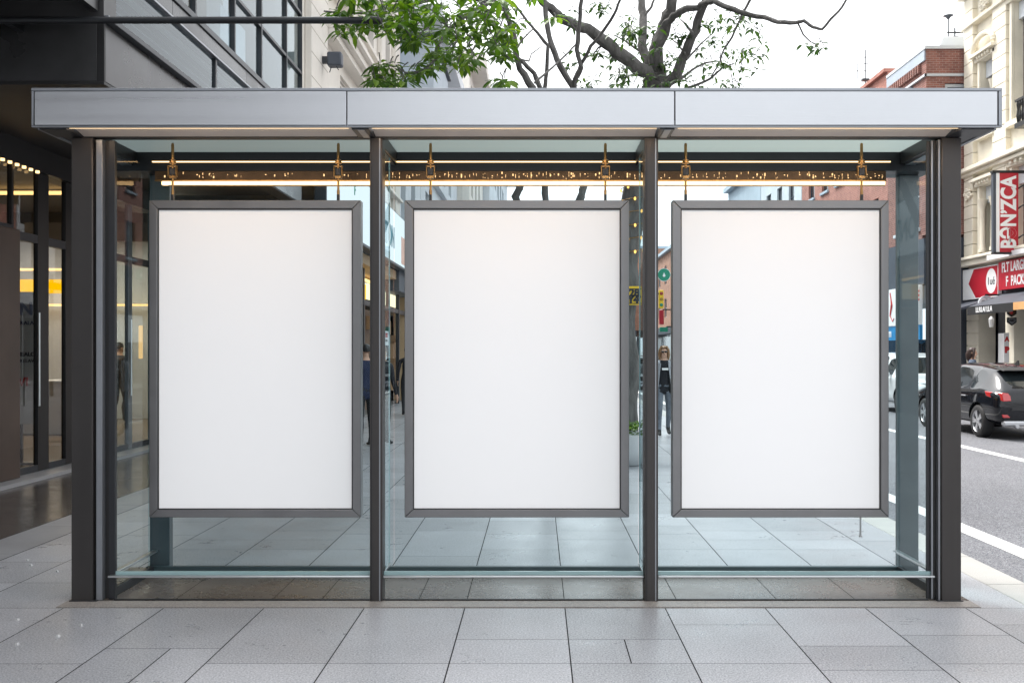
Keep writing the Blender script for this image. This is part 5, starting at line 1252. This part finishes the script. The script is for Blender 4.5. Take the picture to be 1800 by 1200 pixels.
    for k_, nm in ((2, 'windscreen'), (3, 'rear_window')):
        o_ = piece(lambda f_: f_.material_index == k_, nm, [M['carglass']])
        if o_:
            for p_ in o_.data.polygons: p_.material_index = 0
    # cabin behind the glass: dark upholstery, seats
    q = MB(); 
    for sx in (-.36, .36):
        for yy in (-.15, -1.0): q.box(sx - .22, sx + .22, yy - .06, yy + .10, .6, 1.12); q.box(sx - .12, sx + .12, yy - .06, yy + .04, 1.13, 1.28)
    q.box(-.7, .7, -1.4, 1.0, .45, .62); q.box(-.68, .68, .72, 1.05, .62, .88)
    q.build('cabin', dk, t, world=False, bev=0.03)
    # wheels
    for a in ax:
        for sx in (-1, 1):
            xo = sx * (0.885 if not suv else 0.905); z_ = wr_
            q = MB(); pr = [(wr_ * .66, 0), (wr_ * .9, 0.0), (wr_ * .985, -.025), (wr_, -.06), (wr_, -.17), (wr_ * .98, -.2), (wr_ * .66, -.21)]
            q.lathe([(r_, h_ * sx) for r_, h_ in pr], (xo, a, z_), 'x', 36, caps=False)
            w_ = q.build('wheel', M['tyre'], t, world=False, smooth=True)
            q = MB(); q.lathe([(wr_ * .67, -.005 * sx), (wr_ * .63, -.02 * sx), (wr_ * .62, -.17 * sx), (0.0, -.16 * sx)], (xo, a, z_), 'x', 36, caps=False)
            for k_ in range(10):
                an = 2 * math.pi * (k_ // 2) / 5 + (0.16 if k_ % 2 else -0.16)
                def pt(rr, dw, hx): return (xo + hx * sx, a + rr * math.cos(an) - dw * math.sin(an), z_ + rr * math.sin(an) + dw * math.cos(an))
                w0_, w1_ = .018, .026
                q.hexa([pt(.04, -w0_, -.035), pt(wr_ * .64, -w1_, -.035), pt(wr_ * .64, w1_, -.035), pt(.04, w0_, -.035), pt(.04, -w0_, -.012), pt(wr_ * .64, -w1_, -.008), pt(wr_ * .64, w1_, -.008), pt(.04, w0_, -.012)])
            q.lathe([(0, -.005 * sx), (.05, -.008 * sx), (.06, -.04 * sx)], (xo, a, z_), 'x', 16)
            q.build('rim', M['rim'], w_, world=False, smooth=False)
    # lights, mirrors, handles, plate, spoiler
    for sx in (-1, 1):
        wE = .86 if suv else .84
        q = MB(); yb = -2.13 if not suv else -2.17; zt_ = .86 if not suv else .95
        q.hexa([(sx * .40, yb + .03, zt_ - .09), (sx * .76, yb - .03, zt_ - .11), (sx * .905, yb + .36, zt_ - .02), (sx * .80, yb + .6, zt_ + .02), (sx * .40, yb + .10, zt_ + .02), (sx * .76, yb + .0, zt_ + .06), (sx * .895, yb + .46, zt_ + .075), (sx * .78, yb + .6, zt_ + .08)])
        q.build('tail_light', M['taillight'], t, world=False, bev=0.015)
        q = MB(); q.hexa([(sx * .46, yb + .02, .44), (sx * .74, yb + .0, .44), (sx * .76, yb + .2, .44), (sx * .5, yb + .2, .44), (sx * .46, yb + .02, .50), (sx * .76, yb + .0, .50), (sx * .78, yb + .2, .50), (sx * .5, yb + .2, .50)])
        q.build('reflector', M['taillight'], t, world=False, bev=0.006)
        q = MB(); yf_ = 1.98; zf = .66 if not suv else .80
        q.hexa([(sx * .46, yf_ + .17, zf - .04), (sx * .72, yf_ + .05, zf - .05), (sx * .845, yf_ - .28, zf), (sx * .6, yf_ - .2, zf), (sx * .46, yf_ + .12, zf + .07), (sx * .70, yf_ + .0, zf + .08), (sx * .825, yf_ - .34, zf + .11), (sx * .6, yf_ - .2, zf + .1)])
        q.build('headlight', M['headlight'], t, world=False, bev=0.015)
        q = MB(); q.ball((sx * 1.0, .66, 1.0 if not suv else 1.08), (.11, .055, .075), 12, 8); q.box(sx * .86, sx * .95, .64, .69, .95 if not suv else 1.02, 1.0 if not suv else 1.06); q.build('wing_mirror', paint if suv else M['tyre'], t, world=False, smooth=True)
        for yy in (-.75, .25):
            q = MB(); q.box(sx * .889, sx * .915, yy - .1, yy + .1, .80, .825); q.build('door_handle', M['rim'], t, world=False, bev=0.008)
    q = MB(); yb = -2.12
    if not suv:
        q.hexa([(-.56, -1.74, 1.32), (.56, -1.74, 1.32), (.56, -1.40, 1.385), (-.56, -1.40, 1.385), (-.54, -1.76, 1.345), (.54, -1.76, 1.345), (.54, -1.38, 1.405), (-.54, -1.38, 1.405)])
        q.build('spoiler', M['tyre'], t, world=False, bev=0.012)
        q = MB(); q.prism([(-.0, -1.1, 1.42), (.0, -1.1, 1.42), (.0, -1.2, 1.5)], (.02, 0, 0)); q.prism([(-.012, -1.05, 1.44), (-.012, -1.25, 1.42), (-.012, -1.22, 1.53), (-.012, -1.19, 1.53)], (.024, 0, 0)); q.build('antenna_fin', M['tyre'], t, world=False)
        q = MB(); q.box(-.74, .74, -2.16, -2.02, .28, .38); q.build('bumper_lower', M['rim'], t, world=False, bev=0.03)
        q = MB(); q.lathe([(.035, -.1), (.04, 0), (.03, .0)], (-.5, -2.1, .28), 'y', 14); q.build('exhaust', M['rim'], t, world=False)
    else:
        q = MB(); q.box(-.5, .5, 2.17, 2.235, .40, .58); q.build('grille', M['tyre'], t, world=False, bev=0.02)
    q = MB(); q.box(-.26, .26, -2.175, -2.15, .58, .69); q.build('number_plate', M['signwhite'], t, world=False, bev=0.004)
    return t


bc = make_car('parked_car', 'black hatchback seen from behind at the right edge, parked across the road', (9.67, 20.67, -0.12), 0, M['carblack'])
wc = make_car('parked_car', 'white sport utility car facing the camera, nose to nose with the black hatchback', (10.63, 27.4, -0.12), rad(180), M['carwhite'], suv=True)
for (src, x, y, rz, lab) in ((bc, 4.5, 44.5, 0, 'distant dark car at the near kerb, glimpsed left of the right-hand mullion post'), (wc, 4.5, 52, 0, 'distant white car at the near kerb, behind the distant dark car')):
    c = copy_tree(src); c.location = (x, y, -0.12); c.rotation_euler = (0, 0, rz); c['label'] = lab
vn = thing('delivery_van', 'blue delivery van far up the street in the gap beside the tree trunk', 'van', (4.6, 62, -0.12))
q = MB(); q.prism([(-1, -2.8, .35), (-1, 2.1, .35), (-1, 2.9, .5), (-1, 2.85, 1.1), (-1, 2.2, 1.45), (-1, 1.7, 2.3), (-1, 1.3, 2.5), (-1, -2.8, 2.5)], (2, 0, 0)); q.build('body', M['blue'], vn, world=False, bev=0.08)
for sx in (-1, 1):
    for yy in (-1.8, 1.9):
        q = MB(); q.lathe([(0, 0), (.36, 0), (.38, -.03 * sx), (.38, -.2 * sx), (0, -.2 * sx)], (sx * 1.01, yy, .38), 'x', 24); q.build('wheel', M['tyre'], vn, world=False)
    q = MB(); q.box(sx * .6, sx * .95, -2.83, -2.80, .8, 1.1); q.build('tail_light', M['taillight'], vn, world=False)
    q = MB(); q.box(sx * .08, sx * .85, -2.82, -2.803, 1.4, 2.1); q.build('rear_window', M['carglass'], vn, world=False)
q = MB(); q.box(-1, 1, -2.9, -2.81, .35, .5); q.build('bumper', M['tyre'], vn, world=False)

# ------------------------------------------------------------------ people
def person(label, loc, rz, h=1.72, top=None, legs=None, sleeve=None, fore=None, shoe=None, hair=(0.05, 0.03, 0.02), skin=(0.50, 0.30, 0.21), longhair=False, pose=None, walk=0.0, name='person', extra=None, armL=None, armR=None, lean=0.0):
    k = h / 1.74
    t = thing('person', label, 'person', loc, None, rz)
    ms_ = [mat('skin', skin, 0.55, 0, 0.05), top, sleeve or top, fore or mat('skin', skin, 0.55, 0, 0.05), legs, shoe or M['tyre']]
    V, E, R, EM = [], [], [], []
    def v(p, r_, par=None, mi=0):
        V.append((p[0] * k, p[1] * k, p[2] * k)); R.append((r_[0] * k, r_[1] * k) if isinstance(r_, tuple) else (r_ * k, r_ * k))
        if par is not None: E.append((par, len(V) - 1)); EM.append(mi)
        return len(V) - 1
    pel = v((0, 0, .95), (.150, .105)); bel = v((0, 0, 1.09), (.128, .092), pel, 1); ch = v((0, .005 - lean * .3, 1.26), (.150, .108), bel, 1); uc = v((0, .01 - lean * .7, 1.40), (.125, .085), ch, 1)
    nk = v((0, .0 - lean, 1.495), .048, uc, 0); jw = v((0, -.018 - lean, 1.565), (.058, .068), nk, 0); md = v((0, -.008 - lean, 1.635), (.072, .090), jw, 0); tp = v((0, .0 - lean, 1.70), (.055, .066), md, 0)
    v((0, -.108 - lean, 1.598), .011, jw, 0)
    for sx in (-1, 1): v((sx * .082, .005 - lean, 1.61), .012, md, 0)
    for sx, w in ((-1, walk), (1, -walk)):
        hp = v((sx * .092, 0, .87), (.088, .092), pel, 4); kn = v((sx * .098, -.22 * w - (.05 if abs(w) > 0 else .01), .49), (.058, .06), hp, 4)
        cf = v((sx * .10, -.20 * w + .015, .34), (.052, .056), kn, 4); lift = .05 if w < 0 else 0
        an = v((sx * .10, -.32 * w + (.08 if w < 0 else 0), .085 + lift), (.036, .04), cf, 4); v((sx * .10, -.32 * w + (.12 if w < 0 else .035), .045 + lift), (.036, .034), an, 5)
        bl_ = v((sx * .105, -.32 * w - .09 + (.06 if w < 0 else 0), .036 + lift * .5), (.04, .028), an, 5); v((sx * .108, -.32 * w - .16 + (.05 if w < 0 else 0), .032), (.034, .024), bl_, 5)
        sh_ = v((sx * .178, .012 - lean * .7, 1.385), (.056, .06), uc, 2)
        arm = (armL if sx < 0 else armR) or ((sx * .225, .03 + .10 * w, 1.12), (sx * .235, -.03 + .20 * w - .04, .885))
        el = v(arm[0], .042, sh_, 2); wrp = v(arm[1], .027, el, 3)
        d = (Vector(arm[1]) - Vector(arm[0])).normalized(); side = d.cross(Vector((0, 1, 0)))
        if side.length < .1: side = Vector((1, 0, 0))
        fwd = Vector((0, -1, 0)) - d * d.dot(Vector((0, -1, 0))); fwd.normalize(); wr3 = Vector(arm[1])
        pa = v(wr3 + d * .055, (.022, .032), wrp, 0)
        for f_, ln in ((-1.5, .065), (-.5, .078), (.5, .074), (1.5, .06)):
            b_ = v(wr3 + d * .098 + fwd * f_ * -.016, .0085, pa, 0); m__ = v(wr3 + d * (.098 + ln * .5) + fwd * f_ * -.018 - side * sx * .008, .008, b_, 0); v(wr3 + d * (.098 + ln) + fwd * f_ * -.018 - side * sx * .026, .007, m__, 0)
        th = v(wr3 + d * .06 + fwd * .038, .010, pa, 0); v(wr3 + d * .098 + fwd * .052, .0085, th, 0)
    me = bpy.data.meshes.new('body'); me.from_pydata(V, E, []); o_ = bpy.data.objects.new('body', me); C.objects.link(o_)
    o_.modifiers.new('skin', 'SKIN'); su = o_.modifiers.new('sub', 'SUBSURF'); su.levels = 2; su.render_levels = 2
    for i, r_ in enumerate(R): me.skin_vertices[0].data[i].radius = r_; me.skin_vertices[0].data[i].use_root = (i == 0)
    em = evaluated(o_); bpy.data.objects.remove(o_)
    for m__ in ms_: em.materials.append(m__)
    seg = [(Vector(V[a]), Vector(V[b]), m__, R[a][0], R[b][0]) for (a, b), m__ in zip(E, EM)]
    for p_ in em.polygons:
        c = p_.center; best = 1e9; bi = 0
        for a, b, m__, ra, rb in seg:
            ab = b - a; tt = max(0, min(1, (c - a).dot(ab) / max(ab.length_squared, 1e-9))); dd = (c - (a + ab * tt)).length - (ra + (rb - ra) * tt)
            if dd < best: best, bi = dd, m__
        if c.z > 1.46 * k and abs(c.x) < .11 * k: bi = 0
        p_.material_index = bi; p_.use_smooth = True
    b = bpy.data.objects.new('body', em); C.objects.link(b); b.parent = t
    hm = mat('hair', hair, 0.5, 0, 0.3, 40)
    q = MB(); q.ball((0, .008 * k - lean * k, 1.655 * k), (.082 * k, .098 * k, .092 * k), 16, 12)
    keep = [f_ for f_ in q.f if not (sum(q.v[i][1] for i in f_) / len(f_) < (-.048 - lean) * k and sum(q.v[i][2] for i in f_) / len(f_) < 1.69 * k) and sum(q.v[i][2] for i in f_) / len(f_) > (1.60 if longhair else 1.605) * k - (0.0)]
    q.f = keep; q.m = [0] * len(keep)
    if longhair:
        q.tube([(0, .05 * k, 1.66 * k), (0, .075 * k, 1.58 * k), (0, .08 * k, 1.48 * k), (0, .075 * k, 1.40 * k)], [.075 * k, .085 * k, .075 * k, .02 * k], 14)
        for sx in (-1, 1): q.tube([(sx * .045 * k, -.03 * k, 1.735 * k), (sx * .083 * k, -.035 * k, 1.66 * k), (sx * .088 * k, -.015 * k, 1.56 * k), (sx * .085 * k, -.01 * k, 1.46 * k)], [.02 * k, .026 * k, .032 * k, .012 * k], 8)
    q.build('hair', hm, t, world=False, smooth=True)
    if extra: extra(t, k)
    return t


navy = mat('navy_cloth', (0.014, 0.022, 0.055), 0.85, 0, 0.2, 12); dark = mat('dark_cloth', (0.014, 0.015, 0.018), 0.85, 0, 0.2, 12); blk = mat('black_cloth', (0.010, 0.011, 0.016), 0.85, 0, 0.2, 12)
jean = mat('grey_denim', (0.13, 0.15, 0.18), 0.85, 0, 0.25, 14); greyc = mat('grey_knit', (0.34, 0.35, 0.38), 0.9, 0, 0.15, 20); charc = mat('charcoal_denim', (0.03, 0.034, 0.045), 0.85, 0, 0.2, 14)


def woman_extra(t, k):
    q = MB()
    for sx in (-1, 1): q.ball((sx * .032 * k, -.094 * k, 1.625 * k), (.027 * k, .012 * k, .020 * k), 10, 6)
    q.box(-.07 * k, .07 * k, -.098 * k, -.088 * k, 1.632 * k, 1.640 * k); q.build('sunglasses', M['gasket'], t, world=False, smooth=True)
    q = MB(); q.box(-.05 * k, .07 * k, -.128 * k, -.10 * k, 1.27 * k, 1.31 * k); q.build('shirt_emblem', M['signwhite'], t, world=False)
    q = MB(); q.ball((0, -.088 * k, 1.572 * k), (.022 * k, .008 * k, .007 * k), 8, 5); q.build('lips', mat('lips', (0.35, 0.1, 0.09), 0.4), t, world=False)
    for sx in (-1, 1):
        q = MB(); q.prism([(sx * .07 * k, -.115 * k, 1.40 * k), (sx * .17 * k, -.07 * k, 1.40 * k), (sx * .215 * k, -.06 * k, .86 * k), (sx * .13 * k, -.13 * k, .86 * k)], (0, .02 * k, 0)); q.build('jacket_front', greyc, t, world=False, bev=.004)


person('woman in dark sunglasses, black top and grey jeans walking towards the shelter', (X(1167, 18.4), 18.4, 0), 0, 1.70, blk, jean, greyc, greyc, hair=(0.24, 0.13, 0.06), longhair=True, walk=0.30, extra=woman_extra)
hb = thing('shoulder_bag', 'dark shoulder bag hanging at the hip of the walking woman', 'bag', (X(1181, 18.4), 18.35, 0.85))
q = MB(); q.box(X(1176, 18.35), X(1192, 18.35), 18.28, 18.42, 0.80, 1.10); q.build('pouch', M['gasket'], hb, bev=0.03)
q = MB(); q.tube([(X(1178, 18.35), 18.33, 1.09), (X(1181, 18.35), 18.30, 1.3), (X(1180, 18.35), 18.36, 1.47), (X(1183, 18.35), 18.45, 1.3), (X(1188, 18.35), 18.40, 1.09)], 0.012, 6); q.build('strap', M['gasket'], hb)
person('man in a navy short-sleeved shirt standing in front of the lit shop, back turned', (X(643, 16.3), 16.3, 0), rad(215), 1.72, navy, dark, navy, None, hair=(0.012, 0.010, 0.010), armL=((-.24, .0, 1.13), (-.22, -.14, .95)))
person('person in black behind the left mullion post, brown hair just showing', (X(672, 16.6), 16.6, 0), rad(160), 1.70, blk, dark, blk, blk, hair=(0.16, 0.08, 0.04))
person('person in dark coat mostly hidden behind the middle poster board', (X(716, 24), 24.0, 0), rad(190), 1.70, blk, dark, blk, blk, hair=(0.05, 0.03, 0.02), walk=0.3)


def pack(t, k):
    q = MB(); q.box(-.15 * k, .15 * k, .09 * k, .24 * k, 1.02 * k, 1.42 * k); bp_ = q.build('backpack', M['gasket'], t, world=False, bev=.05)
    q = MB(); q.box(.02 * k, .09 * k, .2415 * k, .247 * k, 1.26 * k, 1.33 * k); q.build('patch', mat('orange_patch', (0.7, 0.16, 0.03), 0.5), bp_, world=False)


person('person with a dark backpack seen through the lobby glass on the left', (X(210, 21.0), 21.0, 0.044), rad(165), 1.74, charc, dark, charc, charc, hair=(0.012, 0.010, 0.010), walk=0.15, extra=pack)


def man_eyes(t, k):
    q = MB()
    for sx in (-1, 1): q.ball((sx * .03 * k, -.092 * k, 1.63 * k), (.011 * k, .006 * k, .007 * k), 8, 5)
    q.build('eyes', M['ink'], t, world=False)


person('dark-haired person in a blue grey shirt behind the black hatchback, turned to the right', (X(1710, 23.75), 23.75, -0.12), rad(62), 1.80, mat('slate_shirt', (0.07, 0.09, 0.13), 0.85, 0, 0.2, 10), dark, None, None, hair=(0.035, 0.016, 0.012), longhair=True, extra=man_eyes)

# ------------------------------------------------------------------ daylight
w = bpy.data.worlds.new('World'); SC.world = w; w.use_nodes = True
nt = w.node_tree
for n in list(nt.nodes): nt.nodes.remove(n)
sky = nt.nodes.new('ShaderNodeTexSky'); sky.sky_type = 'NISHITA'; sky.sun_disc = False; sky.sun_elevation = rad(56); sky.sun_rotation = rad(-42)
sky.air_density = 1.6; sky.dust_density = 6.0; sky.ozone_density = 1.0
hs = nt.nodes.new('ShaderNodeHueSaturation'); hs.inputs['Saturation'].default_value = 0.16
bg = nt.nodes.new('ShaderNodeBackground'); bg.inputs[1].default_value = 0.12
wo_ = nt.nodes.new('ShaderNodeOutputWorld')
nt.links.new(sky.outputs[0], hs.inputs['Color']); mxw = nt.nodes.new('ShaderNodeMix'); mxw.data_type = 'RGBA'; mxw.inputs[0].default_value = 0.6; mxw.inputs[7].default_value = (5.6, 5.75, 5.95, 1)   # an even veil of cloud
nt.links.new(hs.outputs[0], mxw.inputs[6]); nt.links.new(mxw.outputs[2], bg.inputs[0]); nt.links.new(bg.outputs[0], wo_.inputs[0])
sl = bpy.data.lights.new('sun', 'SUN'); sl.energy = 1.5; sl.angle = rad(22); sl.color = (1.0, 0.965, 0.92)
so = bpy.data.objects.new('sun', sl); C.objects.link(so)
el, az = rad(56), rad(-42)       # direction towards the sun: high, ahead and a little to the left
d = Vector((math.sin(az) * math.cos(el), math.cos(az) * math.cos(el), math.sin(el)))
so.rotation_euler = (-d).to_track_quat('-Z', 'Y').to_euler(); so.location = d * 60

# ------------------------------------------------------------------ camera
cam = bpy.data.cameras.new('camera'); co = bpy.data.objects.new('camera', cam); C.objects.link(co)
co.location = (0, 0, H); co.rotation_euler = (rad(90), 0, 0)
cam.sensor_fit = 'HORIZONTAL'; cam.sensor_width = 36; cam.lens = F / 1800 * 36
cam.shift_x = (900 - CX) / 1800; cam.shift_y = (CY - 600) / 1800; cam.clip_end = 2000; cam.clip_start = 0.05
SC.camera = co
SC.view_settings.view_transform = 'Standard'; SC.view_settings.look = 'None'; SC.view_settings.exposure = EXPO; SC.view_settings.gamma = 1
SC.render.engine = 'CYCLES'
cy = SC.cycles; cy.max_bounces = 8; cy.diffuse_bounces = 4; cy.glossy_bounces = 4; cy.transmission_bounces = 6; cy.transparent_max_bounces = 24
cy.caustics_reflective = False; cy.caustics_refractive = False; cy.sample_clamp_indirect = 6.0; cy.use_denoising = True
